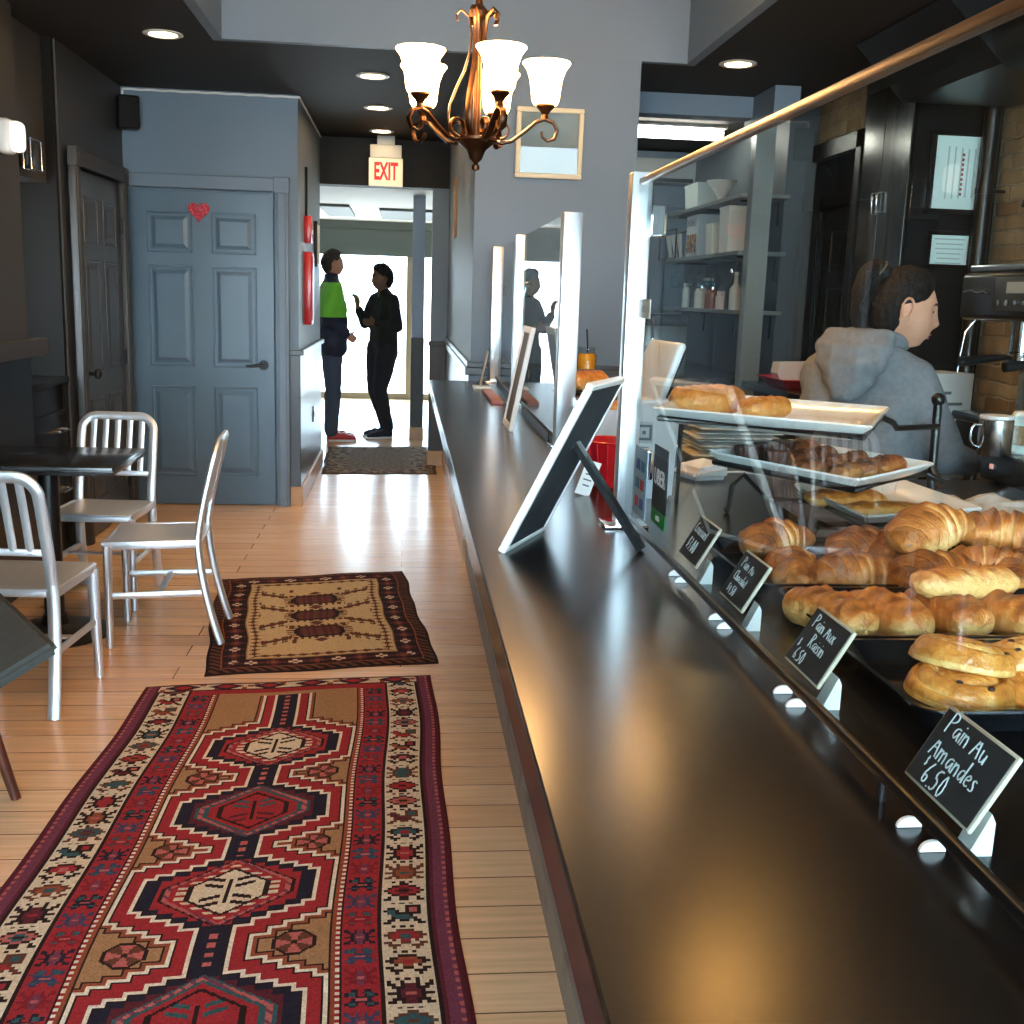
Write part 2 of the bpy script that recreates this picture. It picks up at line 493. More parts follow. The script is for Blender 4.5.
# storefront behind the camera: sill, head, frame; daylight enters here
b = MB(); b.box(-2.0, -2.4, 0, 3.2, -2.3, .12); b.box(-2.0, -2.4, 2.6, 3.2, -2.3, 2.77); b.box(-2.0, -2.4, .12, -1.7, -2.3, 2.6); b.box(2.7, -2.4, .12, 3.2, -2.3, 2.6)
struct(b.build('wall_front', m_black, smooth=None))
w = MB()
for x in (-1.7, -.25, 1.2, 2.62): w.box(x, -2.38, .12, x+.08, -2.32, 2.6)
w.box(-1.7, -2.38, .12, 2.7, -2.32, .2); w.box(-1.7, -2.38, 2.52, 2.7, -2.32, 2.6)
wf = struct(w.build('window_2', m_black, smooth=None))
w = MB()
for x in (-1.62, -.17, 1.28): w.box(x, -2.352, .2, x+1.37, -2.346, 2.52)
w.build('pane', m_clear, wf, smooth=None)

# ---------------------------------------------------------------- six panel doors
def door(name, w, h, mat, parent_mat, rz, loc, knob_side, knob_mat, hinge=True, lever=False):
    """leaf in local x 0..w, facing -y"""
    root = bpy.data.objects.new(name, None); COL.objects.link(root); root.location = loc; root.rotation_euler = (0, 0, rz)
    root['kind'] = 'structure'
    MB().box(.004, 0, .008, w-.004, .04, h, bev=.002, seg=1).build('leaf', mat, root, smooth=None)
    mx, gap = .115*w/.92, .12*w/.92
    pw = (w-2*mx-gap)/2
    for z0, z1 in ((.20*h/2.05, .80*h/2.05), (.93*h/2.05, 1.58*h/2.05), (1.66*h/2.05, 1.92*h/2.05)):
        for x0 in (mx, mx+pw+gap):
            p = MB()
            x1 = x0+pw
            q = .016
            # moulding ring
            for (a, c, d, f) in ((x0, z0, x1, z0+q), (x0, z1-q, x1, z1), (x0, z0, x0+q, z1), (x1-q, z0, x1, z1)):
                p.box(a, -.008, c, d, .003, f, bev=.005, seg=2)
            r0 = [(x0+.03, -.001, z0+.03), (x1-.03, -.001, z0+.03), (x1-.03, -.001, z1-.03), (x0+.03, -.001, z1-.03)]
            r1 = [(x0+.055, -.009, z0+.055), (x1-.055, -.009, z0+.055), (x1-.055, -.009, z1-.055), (x0+.055, -.009, z1-.055)]
            p.rings([r0, r1], cap0=False)
            p.build('panel', mat, root, smooth=10)
    f = MB(); cw = .085
    for (a, c, d, g) in ((-cw-.01, 0, -.01, h+.012), (w+.01, 0, w+cw+.01, h+.012), (-cw-.01, h+.012, w+cw+.01, h+cw+.012)):
        f.box(a, -.03, c, d, .01, g, bev=.006, seg=2)
        f.box(a+.018, -.036, c, d-.018, .0, g, bev=.004, seg=1)
    for x in (-cw/2-.01, w+cw/2+.01):
        f.box(x-.05, -.04, h+.005, x+.05, .01, h+cw+.02, bev=.004, seg=1)
        f.cyl((x, -.046, h+.055), (x, -.03, h+.055), .022, seg=20)
    f.build('door_frame', parent_mat, root, smooth=30)
    kx = w-.075 if knob_side == 'r' else .075
    k = MB()
    k.cyl((kx, 0, .95), (kx, -.012, .95), .033, seg=24); k.cyl((kx, -.01, .95), (kx, -.045, .95), .012)
    if lever:
        s = -1 if knob_side == 'r' else 1
        k.tube([(kx, -.045, .95), (kx+s*.03, -.05, .952), (kx+s*.07, -.05, .946), (kx+s*.11, -.047, .944)], [.011, .011, .009, .008])
    else:
        k.ball((kx, -.06, .95), (.03, .024, .03))
    k.build('door_knob', knob_mat, root, smooth=40)
    if hinge:
        hx = -.003 if knob_side == 'r' else w+.003
        for z in (.22, 1.0, 1.8):
            h_ = MB(); h_.cyl((hx, -.008, z-.05), (hx, -.008, z+.05), .009, seg=10); h_.box(hx-.02, -.004, z-.045, hx+.02, .0, z+.045)
            h_.build('hinge', knob_mat if name != 'door_1' else mat, root, smooth=40)
    return root
door('door_1', .92, 2.05, m_door, m_wall, 0, (-1.772, 7.505, 0), 'r', m_black, lever=True)
door('door_2', .92, 2.05, m_door_dk, m_wall_dk, PI/2, (-1.765, 6.34, 0), 'l', m_black)
door('door_3', .92, 2.05, m_black, m_black, -PI/2, (RX+.19, 7.24, 0), 'l', m_blk_satin)
door('door_4', .80, 2.05, m_black, m_black, -PI/2, (RX-.02, 8.42, 0), 'l', m_blk_satin)
# ---------------------------------------------------------------- rugs (knotted pattern, one colour per knot)
def lc(c): return lin(c)[:3]
def rug(name, corners, nu, nv, fn, label, thick=.009):
    """corners: far-left, far-right, near-right, near-left on the floor; fn(u,v)->rgb with u,v in 0..1 (v from near to far)"""
    fl, fr, nr, nl = [V((c[0], c[1], 0)) for c in corners]
    rnd = random.Random(3)
    vs = np.zeros(((nu+1)*(nv+1), 3), dtype=np.float32)
    k = 0
    for j in range(nv+1):
        v = j/nv
        wob = .006*math.sin(v*9.0)+.004*math.sin(v*23+1)
        for i in range(nu+1):
            u = i/nu
            p = (nl*(1-u)+nr*u)*(1-v) + (fl*(1-u)+fr*u)*v
            edge = max(0, 1-min(u, 1-u, v, 1-v)*nu/3)
            vs[k] = (p.x+wob, p.y+.006*math.sin(u*11), thick*(1-.6*edge)+.0015*mnoise.noise((p.x*5, p.y*5, 1)))
            k += 1
    fa = np.arange(nu*nv); ii = fa % nu; jj = fa//nu
    a = jj*(nu+1)+ii
    quads = np.stack([a, a+1, a+nu+2, a+nu+1], 1)
    nvtx = len(vs)
    # skirt down to the floor
    rim = [i for i in range(nu+1)]+[(j)*(nu+1)+nu for j in range(1, nv+1)]+[nv*(nu+1)+i for i in range(nu-1, -1, -1)]+[j*(nu+1) for j in range(nv-1, 0, -1)]
    low = vs[rim].copy(); low[:, 2] = .0005
    n = len(rim)
    sk = np.array([[rim[(q+1) % n], rim[q], nvtx+q, nvtx+(q+1) % n] for q in range(n)])
    allv = np.concatenate([vs, low]); allq = np.concatenate([quads, sk])
    me = bpy.data.meshes.new(name)
    me.from_pydata(allv.tolist(), [], allq.tolist())
    cols = np.ones((len(allq), 4), dtype=np.float32)
    rr = np.random.RandomState(5)
    for f in range(nu*nv):
        cols[f, :3] = fn((ii[f]+.5)/nu, (jj[f]+.5)/nv)
    cols[:nu*nv, :3] *= (1+rr.normal(0, .09, (nu*nv, 1))).clip(.7, 1.3)
    cols[nu*nv:, :3] = cols[0, :3]
    at = me.attributes.new('col', 'FLOAT_COLOR', 'FACE')
    at.data.foreach_set('color', cols.ravel())
    me.validate()
    o = link_mesh(name, me, m_rug, None, 180)
    return tag(o, label, 'rug')
m_rug = attr_mat('knotted wool', rough=.95, bump=(260, .5), spec=.12)

BM = {
 'a': ["...1111...", ".11222211.", "1122332211", ".12233221.", "..1.22.1..", "11..11..11", ".111..111.", "..1....1.."],
 'b': ["1..1..1..1", "11.1221.11", ".11122111.", "..122221..", "1112332111", "..122221..", ".11122111.", "11.1221.11"],
 'c': ["....11....", "..113311..", ".13322331.", "1332112331", ".13322331.", "..113311..", ".1..11..1.", "11..11..11"],
 'd': [".1111.....", ".1331..11.", ".1331.1221", ".11111122.", "...12222..", "..122221..", ".11.11.11.", "11......11"],
 'r': ["..11..11..", ".1221.1221", "1221..1221", ".111111...", "..133331..", ".11111111.", "1221..1221", ".11....11."],
 'f': ["..1..", ".131.", "13231", ".131.", "..1.."],
}
def bit(name, x, y):
    g = BM[name]; h = len(g); w = len(g[0])
    i = int(x*w); j = int(y*h)
    if 0 <= i < w and 0 <= j < h and x >= 0 and y >= 0:
        c = g[h-1-j][i]
        return 0 if c == '.' else int(c)
    return 0
K = {k: lc(v) for k, v in dict(crim=(150, 44, 50), dred=(124, 34, 42), maroon=(88, 36, 46), navy=(36, 34, 48), cream=(206, 192, 168), tan=(158, 122, 88),
     brown=(96, 58, 44), dark=(40, 28, 28), teal=(52, 84, 90), pink=(176, 96, 92), purple=(112, 58, 78), rust=(140, 74, 52), blue=(58, 64, 92), white=(220, 210, 192)).items()}
MED = [(.475, 0), (.985, 1), (1.48, 0), (1.91, 1), (-.03, 1), (2.36, 0)]    # medallion centres along the runner (metres from the near end)
RL, RW = 2.98, 1.09
NU, NV = 236, 600
def core_mask():
    s = (np.arange(NU)+.5)/NU*RW-RW/2; y = (np.arange(NV)+.5)/NV*RL
    a = np.abs(s)[None, :]
    t = np.min(np.stack([np.abs(y-m[0]) for m in MED]), 0)
    tq = np.floor(t/.021)*.021
    e = a+1.75*np.maximum(0, tq-.05)[:, None]
    return (e <= .2) | (a < .032)
_m = core_mask(); DIST = np.where(_m, 0, 99)
for k in range(1, 26):                                # stepped outlines of even width round the pole medallions
    p = np.pad(_m, 1, mode='edge')
    _m = p[:-2, 1:-1] | p[2:, 1:-1] | p[1:-1, :-2] | p[1:-1, 2:] | p[:-2, :-2] | p[2:, 2:] | p[:-2, 2:] | p[2:, :-2]
    DIST = np.where(_m & (DIST == 99), k, DIST)
def runner(u, v):
    s = (u-.5)*RW; y = v*RL; a = abs(s)
    ed = .545-a; en = min(y, RL-y)
    if ed < .012 or en < .008: return K['maroon']
    if ed < .062:                                    # outer purple selvedge with small ticks
        q = int(y/.013) % 2; r = ed
        if .02 < r < .05 and q: return K['pink'] if r < .03 else K['purple']
        return K['maroon'] if (r < .02 or r > .052) else K['purple']
    if en < .09:                                     # end border of diamonds
        if en < .02 or en > .08: return K['dark']
        p = (s/.16) % 1; d = abs(p-.5)*1.6+abs(en-.05)/.06
        if d < .35: return K['crim']
        if d < .55: return K['navy']
        if d < .68: return K['maroon']
        return K['cream'] if (int(s/.02)+int(en/.02)) % 5 else K['rust']
    if ed < .068: return K['dark']
    if ed < .175:                                    # cream border with figures
        x = (ed-.072)/.1; k = int(y/.098); yy = (y/.098) % 1
        if s < 0: x = 1-x
        nm = 'abcd'[(k*3+(1 if s > 0 else 0)+k//4) % 4]
        q = bit(nm, x, (yy-.08)/.8)
        pal = [None, K['dark'] if k % 3 else K['brown'], [K['crim'], K['teal'], K['maroon'], K['rust']][k % 4], [K['teal'], K['pink'], K['crim']][k % 3]]
        if q: return pal[q]
        if abs(yy-.97) < .05 and .2 < x < .8 and int(x*10) % 2: return K['dark']
        return K['cream']
    if ed < .184: return K['dark']
    if en < .13: return K['crim']
    if ed < .262:                                    # red border with blue hooked figures
        x = (ed-.19)/.068; k = int(y/.075); yy = (y/.075) % 1
        q = bit('r' if k % 2 else 'b', x, (yy-.1)/.8)
        pal = [K['crim'], [K['blue'], K['navy'], K['dred']][k % 3], K['teal'] if k % 2 else K['purple'], K['pink']]
        return pal[q]
    if ed < .268: return K['dark']
    if ed < .276: return K['white'] if int(y/.01) % 2 else K['crim']
    if ed < .288: return K['rust']
    if ed < .293: return K['dark']
    if en < .16: return K['tan']
    # field
    best = min(MED, key=lambda m: abs(y-m[0]))
    t = y-best[0]; at_ = abs(t)
    tq = math.floor(at_/.021)*.021
    e_ = a+1.75*max(0.0, tq-.05)
    e2 = a+1.2*max(0.0, at_-.03)                     # smooth hexagon for the inner part
    sq = math.floor(at_/.03)*.03
    gap = a-.035 - 0*sq
    if e_ > .2 and a < .032:                         # navy pole with dots
        if a < .007 and int(y/.018) % 2: return K['pink']
        return K['navy']
    if e_ <= .2:
        if e2 < .085:
            bg = K['cream'] if best[1] == 0 else K['crim']
            # branching sprig
            if abs(s) < .005 and at_ < .055: return K['dark']
            for q in (-.045, -.015, .015, .045):
                if abs(t-q-(.35*a if q > 0 else -.35*a)) < .007 and .012 < a < .06: return K['dark'] if best[1] == 0 else (K['teal'] if q > 0 else K['maroon'])
            return bg
        if e2 < .098: return K['dark']
        if e2 < .118: return (K['cream'] if int(y/.012) % 2 else K['crim']) if best[1] == 0 else K['crim']
        if e2 < .132: return K['crim'] if best[1] == 0 else K['teal']
        if e2 < .147: return K['pink'] if int((s+t)/.012) % 3 else K['purple']
        if e2 < .155: return K['teal'] if best[1] else K['dark']
        if e_ < .165: return K['crim'] if best[1] == 0 else K['maroon']
        return K['navy']
    g = int(DIST[min(NV-1, int(v*NV)), min(NU-1, int(u*NU))])
    if g <= 1: return K['dark']
    if g <= 3: return K['white']
    if g <= 9: return K['crim']
    if g <= 10: return K['dark']
    if g <= 12: return K['white']
    if g <= 14: return K['rust']
    if g <= 15: return K['dark']
    # rosettes midway between the medallions
    mids = [(MED[i][0]+MED[i+1][0])/2 for i in range(3)]+[(MED[4][0]+MED[0][0])/2, (MED[3][0]+MED[5][0])/2]
    for m_ in mids:
        dy = y-m_; dx = a-.178
        o = max(abs(dx), abs(dy), (abs(dx)+abs(dy))*.74)
        if o < .048:
            if o > .041: return K['dark']
            ang = math.atan2(dy, dx)
            if o < .008: return K['dark']
            return K['brown'] if int((ang+PI)/(PI/4)+.5) % 2 else K['pink']
    return K['tan']
rug('runner_rug', ((-.925, 3.955), (.118, 4.085), (.175, 1.06), (-.985, 1.0)), NU, NV, runner, 'long red runner rug with cream borders and navy pole medallions on the plank floor')

def small_rug(u, v):
    W, L = .90, 1.48
    s = (u-.5)*W; y = (v-.5)*L; a = abs(s); ay = abs(y)
    ed = min(W/2-a, L/2-ay)
    if ed < .012: return K['dark']
    if ed < .052: return K['brown'] if int((s+y)/.022) % 2 else K['dark']
    if ed < .062: return K['rust']
    if ed < .15:
        p = y if W/2-a < L/2-ay else s
        x = (ed-.065)/.08; k = int((p+5)/.085); yy = ((p+5)/.085) % 1
        q = bit('f', x, yy)
        if q: return [None, K['maroon'], K['rust'], K['cream'] if k % 2 else K['brown']][q]
        return K['dark']
    if ed < .157: return K['tan']
    cr = lc((196, 170, 130))
    # row of small figures just inside the border
    if ed < .205:
        p = y if W/2-a < L/2-ay else s
        q = bit('f', (ed-.163)/.04, ((p+5)/.05) % 1)
        return K['brown'] if q else cr
    for m_ in (-.25, 0, .25):
        dx, dy = a, abs(y-m_)
        hx = .105-.55*max(0, dy-.03)
        if dy < .075 and dx < hx:
            if dx < hx-.02 and dy < .058: return K['maroon'] if int(s/.014) % 2 else K['brown']
            return K['dark']
        if dy < .085 and dx < hx+.035 and int((y+3)/.012) % 2: return K['brown']
        if dx/.03+abs(dy-.12)/.03 < 1: return K['brown']
        if .07 < dy < .1 and dx < .13 and int(s/.014) % 2: return K['brown']
    for m_, sg in ((.35, 1), (-.35, -1), (.12, 1), (-.12, -1)):
        q = y-m_
        if .12 < a < .25:
            ln = q*sg-(a-.18)*.6
            if abs(ln) < .016+.012*(int(a/.02) % 2): return K['brown']
            if abs(ln-.045) < .008 and int(a/.02) % 2: return K['dark']
    if int((s+3)/.06) % 3 == 0 and int((y+3)/.05) % 4 == 0 and a > .1: return K['brown']
    return cr
rug('area_rug', ((-.92, 5.50), (.005, 5.72), (.15, 4.225), (-.742, 4.07)), 150, 250, small_rug, 'small dark bordered rug with cream field lying beyond the red runner')

def mat_fn(u, v):
    ed = min(u, 1-u)*.95; en = min(v, 1-v)*1.6
    if min(ed, en) < .03: return lc((84, 66, 52))
    n = mnoise.noise((u*17, v*26, 3)); n2 = mnoise.noise((u*40, v*50, 9))
    if min(ed, en) < .2:
        return lc((70, 54, 46)) if n+.5*n2 > .05 else lc((140, 118, 92))
    return lc((120, 102, 80)) if n2 > -.1 else lc((92, 76, 60))
rug('hall_mat', ((-.70, 10.46), (.288, 10.6), (.272, 8.95), (-.655, 8.87)), 60, 90, mat_fn, 'faded brown mat lying across the end of the corridor')

# ---------------------------------------------------------------- aluminium chairs
def make_chair(label, group):
    t = thing('aluminium_chair', label, 'chair', group=group)
    W, top = .17, .83
    def side(z):            # y of the rear upright at height z
        if z < .43: return .165+.075*((.43-z)/.43)**1.7
        return .165+.095*((z-.43)/.40)**1.25
    s = MB()
    # dished seat with rolled edge
    n = 14
    rows = []
    for j in range(n+1):
        y = -.205+j*.385/n
        row = []
        for i in range(n+1):
            hw = .19-.012*(j/n)
            x = -hw+2*hw*i/n
            cr = min(1, 6*min(i/n, 1-i/n), 6*min(j/n+.04, 1-j/n+.04))
            z = .447-.014*math.sin(PI*min(1, max(0, i/n)))**.5*math.sin(PI*(j/n*.8+.1))
            row.append((x, y, z-.012*(1-min(1, cr))**2))
        rows.append(row)
    top_r = [V(p) for r in rows for p in r]
    me_v = [tuple(p) for p in top_r]+[(p.x, p.y, p.z-.008) for p in top_r]
    N = (n+1)
    fs = []
    for j in range(n):
        for i in range(n):
            a = j*N+i
            fs.append((a, a+1, a+N+1, a+N)); fs.append((a+N*N, a+N+N*N, a+N+1+N*N, a+1+N*N))
    rim = [i for i in range(N)]+[j*N+n for j in range(1, N)]+[n*N+i for i in range(n-1, -1, -1)]+[j*N for j in range(n-1, 0, -1)]
    for q in range(len(rim)):
        a, b_ = rim[q], rim[(q+1) % len(rim)]
        fs.append((a, a+N*N, b_+N*N, b_))
    vs = [s.bm.verts.new(p) for p in me_v]
    for f in fs: s.bm.faces.new([vs[q] for q in f])
    s.box(-.185, -.205, .405, .185, -.19, .44, bev=.004); s.box(-.178, .15, .405, .178, .17, .435, bev=.004)
    s.box(-.19, -.2, .405, -.175, .165, .44, bev=.004); s.box(.175, -.2, .405, .19, .165, .44, bev=.004)
    s.build('seat', m_alu, t, smooth=50)
    # back frame: one bent flat bar, both uprights and the rounded top
    b = MB()
    pts = []
    zs = [.40+.03*i for i in range(12)]
    for z in zs: pts.append((-W, side(z), z))
    for i in range(1, 8):
        a = PI/2*i/8
        z = top-.07+.07*math.sin(a); pts.append((-W+.07-.07*math.cos(a), side(z), z))
    pts += [(-W+.07+(W-.07)*i/4, side(top), top) for i in range(0, 4)]
    pts += [(-p[0], p[1], p[2]) for p in reversed(pts)]
    b.tube(pts, [(.021, .014)]*len(pts), seg=8, flat=(1, 0, 0))
    b.build('back_frame', m_alu, t, smooth=50)
    for z0 in (.565,):
        MB().box(-W, side(z0)-.008, z0-.012, W, side(z0)+.006, z0+.012, bev=.003).build('back_rail', m_alu, t)
    for k in range(5):
        x = -.113+k*.0565
        zz = [.57+.05*i for i in range(6)]
        MB().tube([(x, side(z), z) for z in zz], [(.015, .006)]*6, seg=8, flat=(1, 0, 0)).build('back_slat', m_alu, t, smooth=50)
    for sx in (-1, 1):
        zz = [.0+.045*i for i in range(11)]
        MB().tube([(sx*(W+.012*(1-z/.45)), side(z), z) for z in zz], [(.022, .016)]*11, seg=8, flat=(1, 0, 0)).build('leg', m_alu, t, smooth=50)
        MB().tube([(sx*.178, -.185, .42), (sx*.18, -.188, .36), (sx*.184, -.192, .18), (sx*.188, -.196, 0)], [(.025, .018), (.022, .017), (.019, .016), (.016, .014)], seg=8, flat=(1, 0, 0)).build('leg', m_alu, t, smooth=50)
        MB().tube([(sx*.182, -.19, .215), (sx*.175, side(.215), .215)], [(.008, .015)]*2, seg=8, flat=(1, 0, 0)).build('side_stretcher', m_alu, t, smooth=50)
    MB().tube([(-.18, .0, .215), (.18, .0, .215)], [(.015, .008)]*2, seg=8, flat=(0, 1, 0)).build('cross_stretcher', m_alu, t, smooth=50)
    return t
gch = 'aluminium chairs around the black table'
ch = make_chair('slatted aluminium chair right of the black table, seen from its side', gch)
ch.location = (-.985, 4.62, .0046); ch.rotation_euler = (.0225, 0, math.radians(-87))
dup(ch, (-1.375, 5.17, 0), math.radians(-4), 'slatted aluminium chair behind the black table, facing forward before the doors')
dup(ch, (-1.325, 3.90, 0), math.radians(176), 'slatted aluminium chair nearest the left picture edge, its back turned')
# table
t = thing('cafe_table', 'square black cafe table on a round pedestal between the aluminium chairs', 'table', (-1.44, 4.63, 0))
MB().box(-.32, -.275, .715, .32, .28, .75, bev=.004).box(-.325, -.28, .728, .325, .285, .738, bev=.003).build('tabletop', M('black table laminate', (22, 22, 24), .25, coat=.2), t)
MB().cyl((0, -.02, .03), (0, -.02, .70), .04, seg=20).lathe([(.05, .69), (.12, .705), (.12, .715), (.02, .715)], (0, -.02, 0), 20).build('pedestal', m_blk_satin, t)
MB().lathe([(.225, .002), (.225, .014), (.16, .03), (.06, .05), (.045, .09), (.02, .09)], (0, -.02, 0), 36).build('base', m_blk_satin, t)
# low lounge chair whose corner comes into the frame
t = thing('lounge_chair', 'charcoal lounge chair corner on splayed wooden leg at the left picture edge', 'chair', (-1.3, 3.1, 0))
m_fab = M('charcoal green upholstery', (66, 68, 64), .9, var=(22, (58, 60, 57)), bump=(300, .25))
A = V((-.877, 2.79, .55)); Bp = V((-1.175, 3.27, .55)); n_ = V((-.62, -.30, -.36))
n_ *= .8
poly = [A, A+(Bp-A)*1.15, A+(Bp-A)*1.15+n_, A+n_]
nn = (Bp-A).cross(n_).normalized()
if nn.z < 0: nn = -nn
b = MB(); b.prism([p-t.location for p in poly], -nn*.035)
bmesh.ops.bevel(b.bm, geom=b.bm.edges[:], offset=.012, segments=3, affect='EDGES')
b.build('seat_pad', m_fab, t)
lo0, lo1 = A+n_, A+(Bp-A)*.95+n_
up_ = V((-.03, -.10, .42))
b = MB(); b.prism([p-t.location for p in (lo0, lo1, lo1+up_, lo0+up_)], V((-.03, -.02, -.016)))
bmesh.ops.bevel(b.bm, geom=b.bm.edges[:], offset=.011, segments=3, affect='EDGES')
b.build('backrest', m_fab, t)
for (fx, fy, tx, ty, z) in ((-1.085, 3.05, -1.17, 3.03, .36), (-1.44, 2.70, -1.38, 2.78, .17), (-1.40, 3.48, -1.36, 3.36, .40), (-1.66, 3.02, -1.6, 3.05, .2)):
    MB().tube([(fx+1.3, fy-3.1, 0), (tx+1.3, ty-3.1, z)], [.014, .021], seg=10).build('leg', m_woodbr, t, smooth=50)

# ---------------------------------------------------------------- things on the left walls
t = thing('wall_cabinet', 'black low cabinet built into the dark niche beside the left door', 'cabinet', (-2.0, 5.85, 0))
MB().box(-.21, -.34, 0, .17, .34, .92, bev=.003).box(-.21, -.345, .92, .20, .345, .955, bev=.004).build('body', m_black, t)
for k, z in enumerate((.62, .30)):
    d = MB().box(.17, -.32, z-.13, .19, .32, z+.16, bev=.004).build('drawer', m_black, t)
    MB().tube([(.19, .10, z+.06), (.225, .10, z+.06), (.225, .24, z+.06), (.19, .24, z+.06)], .006, seg=8).build('handle', m_chrome, d)
t = thing('bulkhead_lamp', 'white bulkhead wall lamp high on the left wall pier', 'lamp', (-1.782, 5.27, 2.07))
MB().rbox((.03, 0, 0), (.06, .10, .15), None, .02, 3).build('housing', m_white, t)
MB().rbox((.075, 0, 0), (.06, .085, .13), None, .025, 3).build('lens', emit_mat('daylit lamp lens', (255, 250, 240), .5), t)
t = thing('wall_sconce', 'chrome rimmed box sconce under the dark bulkhead on the left', 'lamp', (-1.86, 5.78, 2.05))
MB().rbox((.03, 0, 0), (.06, .15, .13), None, .01).build('housing', m_black, t)
b = MB()
for x in (.035, .07):
    b.tube([(x, -.08, -.07), (x, .08, -.07), (x, .08, .07), (x, -.08, .07)], .006, seg=8, closed=True)
b.build('rim', m_chrome, t)
t = thing('wall_speaker', 'small black loudspeaker in the corner above the slate blue door', 'speaker', (-1.735, 7.44, 2.50), math.radians(20))
MB().rbox((0, 0, 0), (.13, .12, .20), None, .015, 3).build('cabinet', m_black, t)
MB().rbox((0, -.063, -.005), (.11, .008, .17), None, .003).build('grille', M('speaker cloth', (24, 24, 26), .95), t)
MB().cyl((-.0, .06, .05), (-.02, .10, .06), .015).build('bracket', m_blk_satin, t)
c = MB(); pts = []
for i in range(40):
    x = -1.785+i*(1.10/39); pts.append((x, 7.532, 2.655+.0015*math.sin(i*1.3)))
pts2 = [(-.687, 7.53+i*.1, 2.655+.0015*math.sin(i*1.7)) for i in range(1, 19)]
c.tube([(-1.79, 7.525, 2.58), (-1.786, 7.53, 2.64)]+pts+pts2, .007, seg=6)
tag(c.build('wall_wiring', m_white), 'thin white cord pinned along the top of the blue wall', 'cord')
# felt heart on the door
hp = []
for i in range(40):
    a = 2*PI*i/40
    hp.append((.0042*16*math.sin(a)**3, 0, .0042*(13*math.cos(a)-5*math.cos(2*a)-2*math.cos(3*a)-math.cos(4*a))))
b = MB(); b.prism(hp, (0, -.014, 0)); bmesh.ops.bevel(b.bm, geom=[e for e in b.bm.edges if all(v.co.y < -.01 for v in e.verts)], offset=.004, segments=2, affect='EDGES')
o = b.build('heart_ornament', M('red glitter felt', (190, 40, 58), .7, var=(90, (225, 110, 120), .5, .62)), loc=(-1.325, 7.497, 1.925)); tag(o, 'red heart ornament stuck to the top of the slate blue door', 'decoration')
# corridor left wall
t = thing('fire_alarm_pull', 'red fire alarm box high on the left corridor wall', 'alarm', (-.70, 8.02, 1.86))
MB().rbox((.025, 0, 0), (.05, .12, .18), None, .006).build('housing', m_red, t); MB().box(.05, -.04, -.03, .056, .04, .0).build('handle', m_white, t)
MB().cyl((.012, 0, .09), (.012, 0, .42), .009, seg=8).build('conduit', m_black, t)
t = thing('fire_hose_cabinet', 'tall narrow red cabinet on the left corridor wall below the alarm', 'cabinet', (-.70, 8.06, 1.46))
MB().rbox((.025, 0, 0), (.05, .20, .50), None, .005).build('body', m_red, t)
MB().rbox((.052, 0, .0), (.006, .15, .44), None, .002).build('door', M('red door enamel', (170, 26, 36), .3), t)
t = thing('picture_frame', 'small black framed picture on the left corridor wall past the alarm', 'picture', (-.70, 8.95, 1.80))
MB().rbox((.012, 0, 0), (.024, .26, .34), None, .003).build('frame', m_black, t); MB().rbox((.0245, 0, 0), (.004, .21, .29)).build('print', m_paper, t)
t = thing('notice_holder', 'small white notice below the black framed picture in the corridor', 'notice', (-.70, 8.62, 1.45))
MB().rbox((.006, 0, 0), (.012, .10, .30), None, .002).build('backing', m_white, t); MB().rbox((.013, 0, .02), (.003, .08, .2)).build('sheet', m_slate, t)
t = thing('light_switch', 'white wall plate on the corridor wainscot', 'switch', (-.69, 8.55, .52))
MB().rbox((.004, 0, 0), (.008, .075, .12), None, .003).build('plate', m_wains, t); MB().rbox((.01, 0, 0), (.006, .02, .05), None, .002).build('rocker', m_white, t)
t = thing('picture_frame', 'narrow wooden framed picture on the right corridor wall', 'picture', (.36, 8.10, 2.05))
MB().rbox((-.012, 0, 0), (.024, .36, .40), None, .003).build('frame', M('oak frame', (150, 116, 78), .5), t); MB().rbox((-.0245, 0, 0), (.004, .29, .33)).build('print', M('dim print', (120, 112, 100), .6), t)
# framed print on the centre wall
t = thing('picture_frame', 'cream framed print hanging high on the blue grey centre wall', 'picture', (.735, 5.955, 2.235))
t.rotation_euler.x = math.radians(2.6)
MB().box(-.17, -.012, -.15, .17, 0, .15, bev=.002).build('backing', m_white, t)
fr = MB()
for q in ((-.175, -.175, .175, -.15), (-.175, .15, .175, .175), (-.175, -.15, -.15, .15), (.15, -.15, .175, .15)):
    fr.box(q[0], -.03, q[1], q[2], 0, q[3], bev=.004, seg=1)
fr.build('frame', m_cream, t)
MB().box(-.15, -.018, -.15, .15, -.0125, .15).build('print', M('grey blue etching', (128, 142, 156), .6, var=(7, (152, 160, 164))), t)
MB().box(-.15, -.022, -.15, .15, -.0195, .15).build('pane', m_glass, t, smooth=None)

# ---------------------------------------------------------------- lights overhead
def ceiling_light(x, y, label, power=14, z=CZ):
    t = thing('recessed_light', label, 'ceiling light', (x, y, z), 0, 'recessed ceiling lights')
    MB().lathe([(.065, 0.0), (.095, -.002), (.098, -.007), (.085, -.012), (.07, -.010), (.065, -.004)], (0, 0, 0), 32, cap=False).build('trim_ring', m_white, t)
    MB().lathe([(.0, -.006), (.072, -.006), (.072, -.004), (0, -.004)], (0, 0, 0), 32, cap=False).build('lens', m_lamp, t)
    ld = bpy.data.lights.new('recessed_lamp', 'SPOT'); ld.energy = power; ld.color = (1, .72, .42); ld.spot_size = math.radians(115); ld.spot_blend = .8; ld.shadow_soft_size = .06
    lo = bpy.data.objects.new('recessed_lamp', ld); COL.objects.link(lo); lo.location = (x, y, z-.02)
ceiling_light(-1.204, 5.936, 'round recessed light in the ceiling before the slate blue door', 16)
